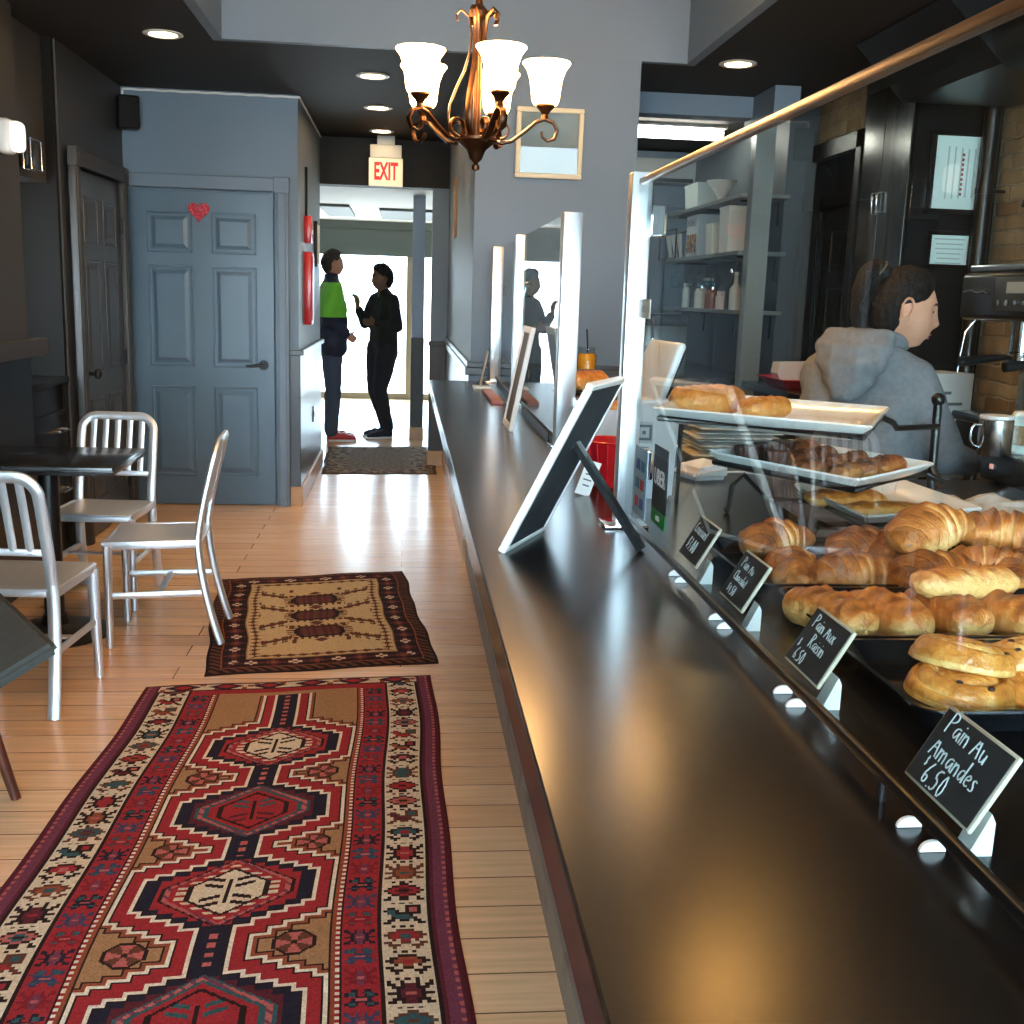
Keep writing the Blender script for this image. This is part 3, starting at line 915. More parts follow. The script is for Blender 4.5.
ceiling_light(1.697, 5.908, 'round recessed light in the ceiling right of the centre wall', 16)
ceiling_light(-.20, 6.741, 'recessed corridor light nearest the chandelier', 22)
ceiling_light(-.196, 7.854, 'middle one of the three recessed corridor lights', 22)
ceiling_light(-.196, 8.95, 'recessed corridor light just above the exit sign', 6)

t = thing('chandelier', 'bronze five arm chandelier with glowing frosted shades over the counter', 'chandelier', (.215, 3.6, 0))
hub = MB()
hub.lathe([(.0, 1.832), (.012, 1.836), (.013, 1.848), (.006, 1.856), (.02, 1.868), (.024, 1.88), (.03, 1.895), (.055, 1.915), (.066, 1.922), (.066, 1.93), (.03, 1.936), (.0, 1.936)], (0, 0, 0), 28, cap=False)
hub.build('hub', m_bronze, t)
st = MB()
st.cyl((0, 0, 1.93), (0, 0, 2.30), .012, seg=12)
st.lathe([(.012, 2.27), (.03, 2.285), (.03, 2.30), (.012, 2.32), (.008, 2.36)], (0, 0, 0), 20)
st.build('stem', m_bronze, t)
for k in range(5):
    a = math.radians(-75+36+72*k); ca, sa = math.cos(a), math.sin(a)
    prof = [(.052, 1.932), (.075, 1.95), (.088, 1.985), (.085, 2.025), (.066, 2.075), (.043, 2.125), (.028, 2.175), (.022, 2.235), (.03, 2.285), (.055, 2.305), (.07, 2.29), (.065, 2.272)]
    MB().tube([(r*ca, r*sa, z) for r, z in prof], [(.010, .004)]*len(prof), seg=8, flat=(-sa, ca, 0)).build('strap', m_bronze, t, smooth=50)
for k in range(5):
    a = math.radians(-75+72*k); ca, sa = math.cos(a), math.sin(a)
    prof = [(.05, 1.926), (.08, 1.918), (.11, 1.925), (.15, 1.955), (.185, 1.985), (.212, 1.995), (.24, 1.985), (.252, 1.962), (.243, 1.937), (.222, 1.930), (.206, 1.942), (.204, 1.957)]
    ar = MB()
    ar.tube([(r*ca, r*sa, z) for r, z in prof], [(.011, .006)]*9+[(.009, .005)]*3, seg=8, flat=(-sa, ca, 0))
    ar.tube([((.075+.026*math.cos(q))*ca, (.075+.026*math.cos(q))*sa, 1.957+.026*math.sin(q)) for q in [-PI/2+i*.45 for i in range(13)]], [(.009, .004)]*13, seg=8, flat=(-sa, ca, 0))
    arm = ar.build('arm', m_bronze, t, smooth=50)
    c = (.212*ca, .212*sa, 0)
    MB().lathe([(.0, 1.995), (.012, 1.995), (.010, 2.008), (.016, 2.018), (.03, 2.032), (.03, 2.038), (.0, 2.038)], c, 20, cap=False).build('cup', m_bronze, arm)
    MB().lathe([(.010, 2.036), (.036, 2.038), (.043, 2.052), (.046, 2.08), (.050, 2.11), (.060, 2.14), (.074, 2.158), (.0735, 2.162), (.070, 2.160), (.056, 2.143), (.046, 2.112), (.042, 2.08), (.038, 2.056), (.01, 2.042)], c, 28, cap=False).build('lamp_shade', m_shade, arm)
    ld = bpy.data.lights.new('bulb', 'POINT'); ld.energy = 3.0; ld.color = (1, .66, .34); ld.shadow_soft_size = .04
    lo = bpy.data.objects.new('bulb', ld); COL.objects.link(lo); lo.location = (.215+c[0], 3.6+c[1], 2.19)
ch_ = MB()
for i in range(22):
    z = 2.365+i*.044
    ch_.tube([(.012*math.cos(q)*(1 if i % 2 else 0), .012*math.cos(q)*(0 if i % 2 else 1), z+.028*math.sin(q)) for q in [2*PI*k/10 for k in range(10)]], .003, seg=6, closed=True)
ch_.build('chain', m_bronze, t)
MB().lathe([(.0, 3.29), (.02, 3.29), (.055, 3.325), (.06, 3.345), (.0, 3.345)], (0, 0, 0), 24, cap=False).build('ceiling_rose', m_bronze, t)
# warm tray lights out of frame; the runner's one is added fill
for (x, y, lb) in ((1.3, 3.9, 'warm dome lamp on the tray ceiling above the tier stand'), (.15, 1.3, 'warm dome lamp on the tray ceiling above the camera side of the counter'), (-.5, 2.7, 'added unseen warm fill lamp on the tray ceiling above the red runner rug')):
    t = thing('dome_lamp', lb, 'ceiling lamp', (x, y, TZ-.004), 0, 'dome lamps in the raised tray')
    MB().lathe([(.17, 0), (.175, -.02), (.165, -.03), (.15, -.03)], (0, 0, 0), 32, cap=False).build('rim', m_bronze, t, smooth=40)
    MB().lathe([(.155, -.028), (.14, -.07), (.09, -.105), (.03, -.118), (.0, -.12)], (0, 0, 0), 32, cap=False).build('diffuser', m_dome, t, smooth=60)

t = thing('exit_sign', 'white exit sign with red letters hanging from the black ceiling', 'sign', (-.165, 9.25, 0))
MB().box(-.135, -.02, 2.285, .135, .02, 2.50, bev=.004).build('face', M('lit exit panel', (236, 222, 196), .5, emit=((255, 232, 196), .22)), t)
MB().box(-.125, -.035, 2.50, .125, .035, 2.60, bev=.006).build('lamp_box', M('pale plastic', (214, 218, 220), .4), t)
MB().box(-.07, -.03, 2.60, .07, .03, CZ, bev=.004).build('canopy', M('pale plastic cap', (205, 208, 210), .4), t)
text_mesh('lettering', 'EXIT', .185, M('red exit letters', (214, 22, 30), .5, emit=((232, 30, 38), .25)), t, Matrix.Translation((0, -.0235, 2.392)) @ Matrix.Rotation(PI/2, 4, 'X'), bold=.006, sx=.50)
t = thing('fluorescent_light', 'bright white tube light on the kitchen ceiling behind the centre wall', 'ceiling light', (1.75, 8.0, 0))
MB().box(-.5, -.10, 2.645, .48, .10, CZ, bev=.004).build('housing', m_white, t)
MB().box(-.48, -.085, 2.585, .46, .085, 2.645, bev=.02).build('diffuser', m_tube, t)
t = thing('air_conditioner', 'pale wall mounted air unit on the kitchen back wall', 'air unit', (2.0, 9.42, 2.50))
MB().box(-.38, -.18, -.10, .38, 0, .10, bev=.02).build('body', M('pale grey plastic', (176, 180, 178), .5), t)
MB().box(-.34, -.185, -.09, .34, -.175, -.06).build('louvre', m_black, t)
t = thing('air_duct', 'angular black duct hanging from the ceiling above the barista', 'duct', (2.45, 4.9, 0))
b = MB(); b.prism([(-.35, -.45, 2.66), (.45, -.45, 2.66), (.45, -.45, 2.42), (-.10, -.45, 2.42)], (0, .9, 0)); b.build('body', m_blk_satin, t, smooth=None)
MB().cyl((-.02, -.9, 2.53), (-.02, -.44, 2.53), .13, seg=28).build('collar', m_blk_satin, t)
# ---------------------------------------------------------------- counter
CAMP = V((0, 0, 1.45))
def at(px, py, z):
    """point on the horizontal plane z seen at that place in the photograph"""
    d = CR @ V((px-512, 512-py, -1104))
    return CAMP + d*((z-1.45)/d.z)
CT = 1.0
t = thing('counter_base', 'dark panelled base under the long black counter', 'counter', (.7, 2.8, 0))
m_panel = M('grey brown painted panel', (120, 112, 106), .4, var=(3, (112, 104, 98)))
MB().box(-.34, -3.1, 0, .42, 3.10, .945).build('carcass', m_panel, t, smooth=None)
MB().box(-.352, -3.1, 0, -.335, 3.10, .10, bev=.003).build('kick_board', M('scuffed kick board', (138, 126, 114), .5, var=(8, (96, 86, 78), .55, .75)), t, smooth=None)
b = MB().box(.133, -.35, .945, 1.16, 5.925, CT, bev=.003)
tag(b.build('worktop', m_countr, smooth=None), 'long black brown laminate counter top running towards the corridor', 'counter top')
tag(MB().box(1.17, .3, .93, 1.95, 2.95, .98, bev=.003).build('prep_table', M('dark prep table laminate', (34, 35, 38), .3), smooth=None), 'dark preparation worktop on the right beside the pastry trays', 'worktop')
bpy.data.objects['prep_table'].name = 'prep_worktop'
t = thing('prep_cabinet', 'dark base below the preparation worktop', 'counter', (1.55, 1.6, 0))
MB().box(-.35, -1.25, 0, .37, 1.28, .929).build('carcass', m_black, t, smooth=None)

# ---------------------------------------------------------------- glass sneeze guards
m_post = M('satin aluminium post', (226, 230, 234), .28, metal=.85)
GX = .447
def post(y, h, w, label, clampz, GX=GX):
    t = thing('guard_post', label, 'post', (GX, y, CT), 0, 'aluminium posts of the glass guards')
    MB().box(-w/2, -w/2, .008, w/2, w/2, h, bev=.003).build('shaft', m_post, t)
    MB().box(-.045, -.04, 0, .045, .04, .008, bev=.003).build('foot_plate', m_chrome, t)
    for z in clampz:
        b = MB().box(w/2-.004, -w/2-.014, z-.03, w/2+.028, w/2+.002, z+.03, bev=.003)
        c = b.build('glass_clamp', m_chrome, t)
        MB().box(w/2, -w/2-.0155, z-.026, w/2+.022, -w/2-.0135, z+.026).build('clamp_pad', m_blk_satin, c, smooth=None)
    return t
def guard(y0, y1, z0, z1, label, rail=True, GX=GX, rz=0):
    t = thing('glass_guard', label, 'glass screen', (GX, (y0+y1)/2, CT), rz)
    h = (y1-y0)/2
    MB().box(-.004, -h, z0, .004, h, z1).build('pane', m_glass, t, smooth=None)
    MB().box(-.0045, -h, z0-.006, .0045, h, z0+.006, bev=.002).build('bottom_rail', m_blk_satin, t)
    if rail: MB().box(-.0065, -h-.02, z1-.002, .0065, h+.02, z1+.010, bev=.002).build('top_rail', M('bronzed top rail', (112, 86, 64), .34, metal=.9), t)
    for yy in (-h+.12, 0, h-.12):
        MB().cyl((0, yy, 0), (0, yy, z0-.006), .004, seg=10).build('stand_off', m_blk_satin, t)
    return t
post(2.165, .69, .040, 'satin metal post at the far end of the pastry display glass', (.60, .13))
guard(-.30, 2.14, .026, .668, 'long clear glass screen with bronze top rail in front of the pastries')
post(3.36, .70, .058, 'wide bright post at the near end of the far glass screen', (.12,), .492)
post(4.67, .70, .045, 'middle post of the far glass screen', (.48, .12), .475)
post(5.86, .70, .045, 'post at the corridor end of the far glass screen', (.48, .1), .472)
guard(3.40, 5.84, .03, .69, 'far clear glass screen between three metal posts', rail=False, GX=.475, rz=-.006)
# decals on the near glass
t = thing('delivery_sticker', 'tall black and green delivery service sticker on the inside of the display glass', 'sticker', (GX, 1.89, 1.13))
MB().box(.0045, -.052, -.045, .0065, .052, .068).build('black_field', M('sticker black', (20, 22, 24), .6), t, smooth=None)
MB().box(.0045, -.052, -.072, .0065, .052, -.045).build('green_band', M('sticker green', (40, 150, 70), .6), t, smooth=None)
mt = Matrix.Translation((.0042, 0, .0)) @ Matrix.Rotation(-PI/2, 4, 'Z') @ Matrix.Rotation(PI/2, 4, 'X')
text_mesh('word_lettering', 'UBER', .040, m_paper, t, Matrix.Translation((0, 0, .012)) @ mt, ext=.0003, bold=.0005, sx=.85)
text_mesh('small_lettering', 'eats', .018, m_paper, t, Matrix.Translation((0, 0, -.058)) @ mt, ext=.0003)
t = thing('card_sticker', 'pale blue payment card sticker beside the post', 'sticker', (GX, 2.05, 1.11))
MB().box(.0045, -.055, -.065, .0065, .055, .065).build('pale_field', M('sticker pale blue', (176, 200, 220), .6), t, smooth=None)
b = MB()
for i in range(2):
    for j in range(3): b.box(.0036, -.035+i*.04, -.05+j*.036, .0046, -.005+i*.04, -.03+j*.036, mat=(i+j) % 3)
b.build('emblems', [M('emblem blue', (40, 80, 150), .6), M('emblem red', (190, 40, 44), .6), M('emblem teal', (60, 120, 150), .6)], t, smooth=None)
t = thing('white_sticker', 'small white sticker high on the display glass beside the post', 'sticker', (GX, 2.10, 1.435))
MB().box(.0045, -.055, -.018, .0065, .055, .018, bev=.0004).build('field', m_paper, t, smooth=None)
MB().box(.0038, -.02, -.006, .0045, .02, .006).build('mark', M('faded grey print', (190, 194, 196), .7), t, smooth=None)

# ---------------------------------------------------------------- counter signs
def panel_frame(t, A, e, h, w, thick, bw, m_fr, m_bk, m_ft):
    """tilted framed panel: A near lower corner, e unit base direction, h up vector (with length), w width; all relative"""
    hl = h.length; hu = h.normalized(); n = e.cross(hu).normalized()
    R = Matrix((e, n, hu)).transposed()
    def bx(u0, u1, v0, v1, d0, d1, bev, mat, name):
        c = A + e*((u0+u1)/2) + hu*((v0+v1)/2) + n*((d0+d1)/2)
        return (c, (u1-u0, d1-d0, v1-v0), R, bev)
    b = MB()
    for q in ((0, w, 0, bw), (0, w, hl-bw, hl), (0, bw, bw, hl-bw), (w-bw, w, bw, hl-bw)):
        b.rbox(*bx(*q, -thick/2, thick/2, .0015, None, ''), seg=1)
    b.build('frame', m_fr, t)
    MB().rbox(*bx(bw*.7, w-bw*.7, bw*.7, hl-bw*.7, -.003, .003, 0, None, '')).build('board', m_bk, t)
    MB().rbox(*bx(bw*.7, w-bw*.7, bw*.7, hl-bw*.7, .0035, .005, 0, None, '')).build('sheet', m_ft, t)
    return hu, n
t = thing('easel_sign', 'large tilted easel sign seen from its black back with white frame edge', 'sign', (.30, 1.93, CT))
e_ = V((.096, .2, 0)).normalized()
A0 = V((.176, 1.913, CT+.001))-t.location
h_ = V((.320, 1.885, 1.306))-V((.176, 1.913, CT+.001))
hu, n_ = panel_frame(t, A0, e_, h_, .222, .014, .011, m_white, M('black felt board', (26, 28, 31), .85), m_slate)
pv = A0+e_*.111+hu*.215-n_*.006
ft = V((.436, 1.935, CT+.004))-t.location
lg = MB()
d = (ft-pv); side_ = e_
lg.tube([pv, ft], [(.019, .008)]*2, seg=4, flat=side_)
lg.build('easel_leg', m_black, t, smooth=None)
MB().rbox(pv+V((0, 0, .005)), (.05, .012, .03), Matrix((e_, n_, hu)).transposed(), .002).build('hinge', m_chrome, t)
tg = MB(); tg.rbox(V((.40, 2.62, CT+.075)), (.05, .002, .12), Euler((.15, .35, .2)).to_matrix())
t2 = thing('receipt', 'white printed receipt slip propped behind the easel sign', 'receipt', (.428, 2.50, CT))
MB().rbox((0, 0, .042), (.036, .0016, .084), Euler((.12, .3, .1)).to_matrix()).build('slip', m_paper, t2, smooth=None); tg.bm.free()
b = MB()
for k in range(4): b.rbox((.004-.003*k, -.0018, .064-.013*k), (.020-.004*(k % 2), .0012, .003), Euler((.12, .3, .1)).to_matrix())
b.build('print', M('receipt grey print', (90, 90, 92), .8), t2, smooth=None)
t = thing('framed_sign', 'white framed sign leaning back against the far glass screen', 'sign', (.40, 3.85, CT))
A0 = V((.362, 3.70, CT+.001))-t.location
panel_frame(t, A0, V((0, 1, 0)), V((.428, 3.70, 1.350))-V((.362, 3.70, CT+.001)), .24, .016, .022, m_white, M('grey board', (90, 94, 100), .6), M('dim photo sheet', (96, 104, 112), .4, var=(9, (150, 156, 160))))
t = thing('acrylic_sign_holder', 'small clear acrylic sign holder at the corridor end of the counter', 'sign holder', (.40, 5.45, CT))
b = MB(); b.rbox((-.005, 0, .10), (.004, .12, .20), Euler((0, .2, 0)).to_matrix(), .001); b.build('panel', m_clear, t, smooth=None)
b = MB(); b.box(-.06, -.065, 0, .025, .065, .012, bev=.003); b.build('base', M('white acrylic', (225, 230, 232), .25), t)
MB().rbox((-.0095, 0, .10), (.0015, .10, .17), Euler((0, .2, 0)).to_matrix()).build('insert', m_paper, t, smooth=None)
t = thing('red_folder', 'flat pinkish red folder lying along the foot of the far glass screen', 'folder', (.40, 4.95, CT))
MB().box(-.03, -.30, 0, .02, .30, .016, bev=.003).build('cover', M('pinkish red card', (176, 116, 114), .5), t)

# ---------------------------------------------------------------- hand lettering for the chalk labels
G = {
 'P': (.6, [[(0, 0), (.05, 1)], [(.05, 1), (.4, .98), (.52, .8), (.4, .58), (.04, .5)]]),
 'a': (.55, [[(.45, .5), (.2, .55), (.03, .3), (.12, .04), (.32, .08), (.45, .5), (.44, .15), (.52, 0)]]),
 'i': (.22, [[(.1, .55), (.1, 0)], [(.1, .75), (.11, .8)]]),
 'n': (.52, [[(.04, .55), (.05, 0)], [(.05, .38), (.22, .55), (.38, .42), (.4, 0)]]),
 'A': (.68, [[(0, 0), (.3, 1), (.58, 0)], [(.12, .4), (.48, .4)]]),
 'u': (.52, [[(.04, .55), (.06, .12), (.22, .0), (.4, .2), (.42, .55), (.44, 0)]]),
 'm': (.78, [[(.04, .55), (.04, 0)], [(.05, .38), (.2, .55), (.32, .42), (.33, 0)], [(.33, .38), (.5, .55), (.62, .42), (.64, 0)]]),
 'd': (.55, [[(.42, .45), (.2, .55), (.04, .3), (.14, .03), (.34, .1), (.44, .4)], [(.46, 1), (.44, .15), (.5, 0)]]),
 'e': (.5, [[(.06, .3), (.4, .34), (.34, .54), (.14, .52), (.04, .26), (.16, .02), (.4, .1)]]),
 's': (.45, [[(.36, .5), (.16, .55), (.08, .4), (.32, .22), (.28, .03), (.04, .06)]]),
 'x': (.5, [[(.04, .55), (.42, 0)], [(.4, .55), (.04, 0)]]),
 'R': (.62, [[(.02, 0), (.06, 1)], [(.06, 1), (.42, .95), (.46, .7), (.08, .5), (.5, 0)]]),
 'C': (.62, [[(.5, .85), (.3, 1), (.06, .6), (.12, .12), (.34, 0), (.54, .15)]]),
 'r': (.42, [[(.05, .55), (.06, 0)], [(.06, .35), (.2, .54), (.36, .5)]]),
 'o': (.52, [[(.22, .55), (.04, .3), (.16, .02), (.38, .1), (.42, .4), (.22, .55)]]),
 't': (.4, [[(.18, .85), (.18, .1), (.32, .02)], [(.02, .55), (.36, .56)]]),
 'h': (.52, [[(.05, 1), (.05, 0)], [(.06, .36), (.22, .55), (.38, .42), (.4, 0)]]),
 'c': (.46, [[(.38, .48), (.2, .55), (.04, .28), (.18, .02), (.4, .1)]]),
 'l': (.22, [[(.1, 1), (.1, 0)]]),
 '$': (.5, [[(.38, .82), (.2, .9), (.08, .7), (.34, .45), (.3, .2), (.06, .2)], [(.22, 1.02), (.2, .08)]]),
 '6': (.56, [[(.4, 1), (.12, .6), (.06, .2), (.24, 0), (.44, .2), (.3, .44), (.08, .3)]]),
 '5': (.56, [[(.46, .98), (.14, .96), (.1, .56), (.34, .6), (.44, .3), (.28, .02), (.06, .1)]]),
 '0': (.56, [[(.26, 1), (.06, .6), (.14, .04), (.36, .06), (.46, .5), (.26, 1)]]),
 '3': (.54, [[(.08, .92), (.34, .95), (.38, .72), (.18, .52), (.42, .32), (.32, .04), (.06, .08)]]),
 '4': (.56, [[(.36, 0), (.34, 1), (.04, .35), (.5, .36)]]),
 '.': (.22, [[(.08, .02), (.1, .05)]]),
 ' ': (.4, []),
}
def hand(b, s, x, y, size, mtx, r=.0009, tilt=0.0, seed=1):
    rnd = random.Random(seed)
    for c in s:
        w, strokes = G[c]
        for st in strokes:
            pts = []
            for k in range(len(st)):
                pts.append(V((x+st[k][0]*size*.92, y+st[k][1]*size+tilt*(x), .0)))
            # soften corners
            q = [pts[0]]
            for k in range(1, len(pts)):
                if k < len(pts)-1:
                    q += [pts[k-1].lerp(pts[k], .72), pts[k]*.6+(pts[k-1]+pts[k+1])*.2, pts[k].lerp(pts[k+1], .28)]
            q.append(pts[-1])
            b.tube([mtx @ p for p in q], r*(.85+.3*rnd.random()), seg=5)
        x += w*size*(1+.06*(rnd.random()-.5))
    return x
m_cardwood = M('pale wooden card edge', (206, 192, 172), .6)
def chalk_card(y, x, label, lines, w=.118, hgt=.076, yaw=0.0, tilt=30):
    t = thing('price_card', label, 'price label', (x, y, CT), yaw, 'chalk price labels along the display glass')
    # local frame: reading direction -y, face -x
    R3 = Matrix(((0, 0, -1), (-1, 0, 0), (0, 1, 0)))          # card x->-y, card y->z, card z->-x
    mt = Matrix.Translation((0, 0, .030)) @ Matrix.Rotation(math.radians(tilt), 4, 'Y') @ R3.to_4x4()
    b = MB(); b.rbox((0, hgt/2, -.002), (w, hgt, .005), None, .0018, 2); bmesh.ops.transform(b.bm, matrix=mt, verts=b.bm.verts); b.build('frame', m_cardwood, t)
    b = MB(); b.rbox((0, hgt/2, .0007), (w-.006, hgt-.006, .0014)); bmesh.ops.transform(b.bm, matrix=mt, verts=b.bm.verts); b.build('slate', m_slate, t, smooth=None)
    b = MB()
    for k, (s, lx, ly, sz) in enumerate(lines):
        hand(b, s, lx, ly, sz, mt @ Matrix.Translation((0, 0, .0016)), r=sz*.042, tilt=-.04, seed=k+len(s))
    b.build('chalk_lettering', m_chalk, t, smooth=60)
    for s in (-1, 1):
        f = MB(); f.prism([(-.014+.0095*math.cos(a)*1.2, s*.022-.012, .0095*math.sin(a)*1.0+.0005) for a in [PI*i/12 for i in range(13)]], (0, .004, 0))
        f.build('foot', m_white, t)
    MB().prism([(.012, -.042, 0), (.034, -.042, 0), (.034, -.042, .03), (.030, -.042, .038)], (0, .022, 0)).build('support_block', m_white, t, smooth=None)
chalk_card(.856, .464, 'nearest chalk price card reading Pain Au Amandes 6.50', [('Pain Au', -.042, .052, .0205), ('Amandes', -.044, .028, .0205), ('$', -.040, .016, .011), ('6.50', -.032, .004, .021)])
chalk_card(1.190, .464, 'chalk price card reading Pain Aux Raisin, second from the camera', [('Pain Aux', -.036, .050, .017), ('Raisin', -.018, .029, .017), ('$', -.042, .020, .012), ('6.50', -.036, .006, .016)], w=.108)
chalk_card(1.490, .468, 'chalk price card reading Pain Au Chocolat, third from the camera', [('Pain Au', -.034, .050, .016), ('Chocolat', -.036, .029, .015), ('$4.50', -.034, .008, .015)], w=.108)
chalk_card(1.745, .470, 'farthest chalk price card reading Croissant 3.00', [('Croissant', -.045, .045, .018), ('$3.00', -.038, .014, .022)], w=.112)

# ---------------------------------------------------------------- baking trays
def tray(x0, x1, y0, y1, label, rz=0.0):
    t = thing('baking_tray', label, 'tray', ((x0+x1)/2, (y0+y1)/2, CT+.001), rz, 'black trays of pastry')
    hx, hy = (x1-x0)/2, (y1-y0)/2
    def rr(ix, z, r=.03):
        out = []
        for (sx, sy, a0) in ((1, 1, 0), (-1, 1, 90), (-1, -1, 180), (1, -1, 270)):
            for k in range(6):
                a = math.radians(a0+k*18)
                out.append(V((sx*(hx-ix-r)+r*math.cos(a), sy*(hy-ix-r)+r*math.sin(a), z)))
        return out
    b = MB()
    b.rings([rr(.02, 0), rr(.004, .026), rr(0, .028), rr(0, .031), rr(.006, .031), rr(.009, .027), rr(.022, .003)])
    b.build('pan', M('black enamel tray', (14, 17, 22), .16, coat=.5), t, smooth=40)
    return t
tray(.535, 1.13, 1.585, 1.93, 'black baking tray holding the heap of croissants')
tray(.560, 1.13, 1.325, 1.575, 'black baking tray holding the row of chocolate rolls')
tray(.550, 1.13, 1.060, 1.315, 'black baking tray nearest the camera holding the raisin swirls')

# ---------------------------------------------------------------- pastries
m_cro = crust_mat('croissant crust', (240, 196, 130), (204, 126, 56), (108, 52, 20))
m_choc = crust_mat('chocolate roll crust', (236, 184, 112), (202, 118, 48), (118, 56, 22))
m_swirl = crust_mat('raisin swirl crust', (234, 190, 116), (214, 140, 58), (150, 78, 28), rough=.25)
m_bun = crust_mat('bun crust', (230, 172, 98), (208, 132, 52), (156, 84, 30), rough=.35)
m_raisin = M('raisin', (52, 24, 18), .35)
def crust_mesh(name, verts, faces, crust, mat, parent=None):
    me = bpy.data.meshes.new(name)
    me.from_pydata(verts, [], faces)
    at_ = me.attributes.new('crust', 'FLOAT', 'POINT')
    at_.data.foreach_set('value', crust)
    return link_mesh(name, me, mat, parent, 180)
def croissant_mesh(seed, L=.155, R=.036, bend=.9, nseg=7, pale=0.0):
    rnd = random.Random(seed); nu, nv = 72, 26
    vs, fs, cr = [], [], []
    arc = bend*1.25
    for i in range(nu+1):
        u = -1+2*i/nu
        th = u*arc/1.0
        if arc > .05:
            rad = (L/2)/math.sin(min(arc, 1.5))
            cx, cy = rad*math.sin(th), rad*(math.cos(th)-1)+.015
        else: cx, cy = u*L/2, 0
        au = abs(u)
        body = max(0.0, 1-au**2.1)**.62
        k = au*nseg/2+ .15*rnd.random()*0
        fr = (k+.5) % 1.0
        step = .26*(1-fr)**1.3*(1-.45*au) - .09
        edge = max(0, 1-fr*5)
        r = R*(body*(1+step)+.05)
        for j in range(nv):
            a = 2*PI*j/nv
            skew = .35*math.sin(a)*u
            rr_ = r*(1+.13*mnoise.noise((u*3.2+seed*3, math.cos(a)*1.5, math.sin(a)*1.5))+.05*mnoise.noise((u*9+seed, math.cos(a)*3, math.sin(a)*3)))
            x = cx + math.cos(th)*0 + skew*r*.35
            n_x, n_y = math.sin(th), math.cos(th)
            px = x + n_x*rr_*math.cos(a)*1.12; py = cy + n_y*rr_*math.cos(a)*1.12
            z = rr_*math.sin(a)*.95
            z = max(z, -R*.55) + R*.55
            vs.append((px, py, z))
            top = max(0, math.sin(a))
            cr.append(.36+.50*top*(.45+.55*(1-fr))+.14*au-.42*max(0, 1-(1-fr)*4.5)*(.5+.5*top)+.22*mnoise.noise((u*3.5+seed, math.cos(a)*2, math.sin(a)*2+seed))-pale)
    for i in range(nu):
        for j in range(nv):
            a = i*nv+j; b_ = i*nv+(j+1) % nv
            fs.append((a, b_, b_+nv, a+nv))
    fs.append(tuple(range(nv-1, -1, -1))); fs.append(tuple(nu*nv+j for j in range(nv)))
    return vs, fs, cr
def place(o, p, rz, tilt=(0, 0)):
    o.location = p; o.rotation_euler = (tilt[0], tilt[1], rz)
    return o
def croissant(seed, px, py, z, rz, label, tilt=(0, 0), sc=1.0, pale=0.0, bend=.8, R=.036):
    o = crust_mesh('croissant', *croissant_mesh(seed, bend=bend, pale=pale, R=R), m_cro)
    place(o, at(px, py, z+.03), math.radians(rz), tilt); o.location.z = z; o.scale = (sc,)*3
    tag(o, label, 'croissant', 'croissants heaped on the far tray')
TZ0 = CT+.006
croissant(1, 778, 537, TZ0+.008, 35, 'leftmost croissant at the far corner of the heap', sc=1.0, pale=.08)
croissant(2, 800, 566, TZ0, 75, 'croissant pointing at the camera, second from the left in front', sc=.98, bend=.5)
croissant(3, 860, 572, TZ0, 4, 'long brown croissant lying along the front rim of its tray', sc=1.1, bend=.35, R=.034)
croissant(4, 868, 545, TZ0+.012, 20, 'croissant lying behind the long brown one on the heap', sc=1.02)
croissant(5, 905, 548, TZ0+.02, 60, 'croissant half hidden under the pale topmost one', sc=.95)
croissant(6, 934, 528, TZ0+.062, 28, 'big pale golden croissant topmost on the heap', tilt=(.1, -.12), sc=1.1, pale=.14, bend=.6)
croissant(7, 1004, 530, TZ0+.055, -18, 'croissant on top of the heap at the right picture edge', sc=1.06, bend=.5)
croissant(8, 940, 574, TZ0+.004, 14, 'croissant in the middle of the front row below the topmost one', sc=1.1)
croissant(9, 990, 562, TZ0+.02, -30, 'croissant with folded tip in the middle right of the heap', sc=.95, pale=.06)
croissant(10, 1030, 572, TZ0+.008, 25, 'croissant low in the heap at the right picture edge', sc=1.05)

def pillow_mesh(seed, L=.125, W=.075, H=.05, pale_side=True, flat=.0):
    nu, nv = 44, 28; vs, fs, cr = [], [], []
    for i in range(nu+1):
        u = -1+2*i/nu; au = abs(u)
        ex = max(0, 1-au**4.5)**.5
        for j in range(nv):
            a = 2*PI*j/nv; c, s = math.cos(a), math.sin(a)
            y = W/2*math.copysign(abs(c)**.75, c)*(.72+.28*ex) if ex > 0 else 0
            zt = H/2*math.copysign(abs(s)**.8, s)*ex
            # overlapping roll: a soft valley along the top
            val = .10*H*math.exp(-((y/W-.12)/.07)**2)*(1 if s > 0 else 0)*ex
            rip = .05*H*math.sin(u*13+seed+2*c)*max(0, s)*ex
            z = zt+H*.42-val+rip+.05*H*mnoise.noise((u*3, c*2+seed, s*2))
            yy = y*ex**.35 + .006*math.sin(u*2.2+seed)
            vs.append((u*L/2, yy, max(z, 0.0005*(j % 3))))
            top = max(0, s)
            band = .12*math.sin(u*24+seed*2+c*3)
            cr.append(.22+.5*top**.7+band*top-.25*max(0, au-.72)*3*(1 if pale_side else 0)-.2*math.exp(-((y/W-.12)/.05)**2)*top)
    for i in range(nu):
        for j in range(nv):
            a = i*nv+j; b_ = i*nv+(j+1) % nv
            fs.append((a, b_, b_+nv, a+nv))
    fs.append(tuple(range(nv-1, -1, -1))); fs.append(tuple(nu*nv+j for j in range(nv)))
    return vs, fs, cr
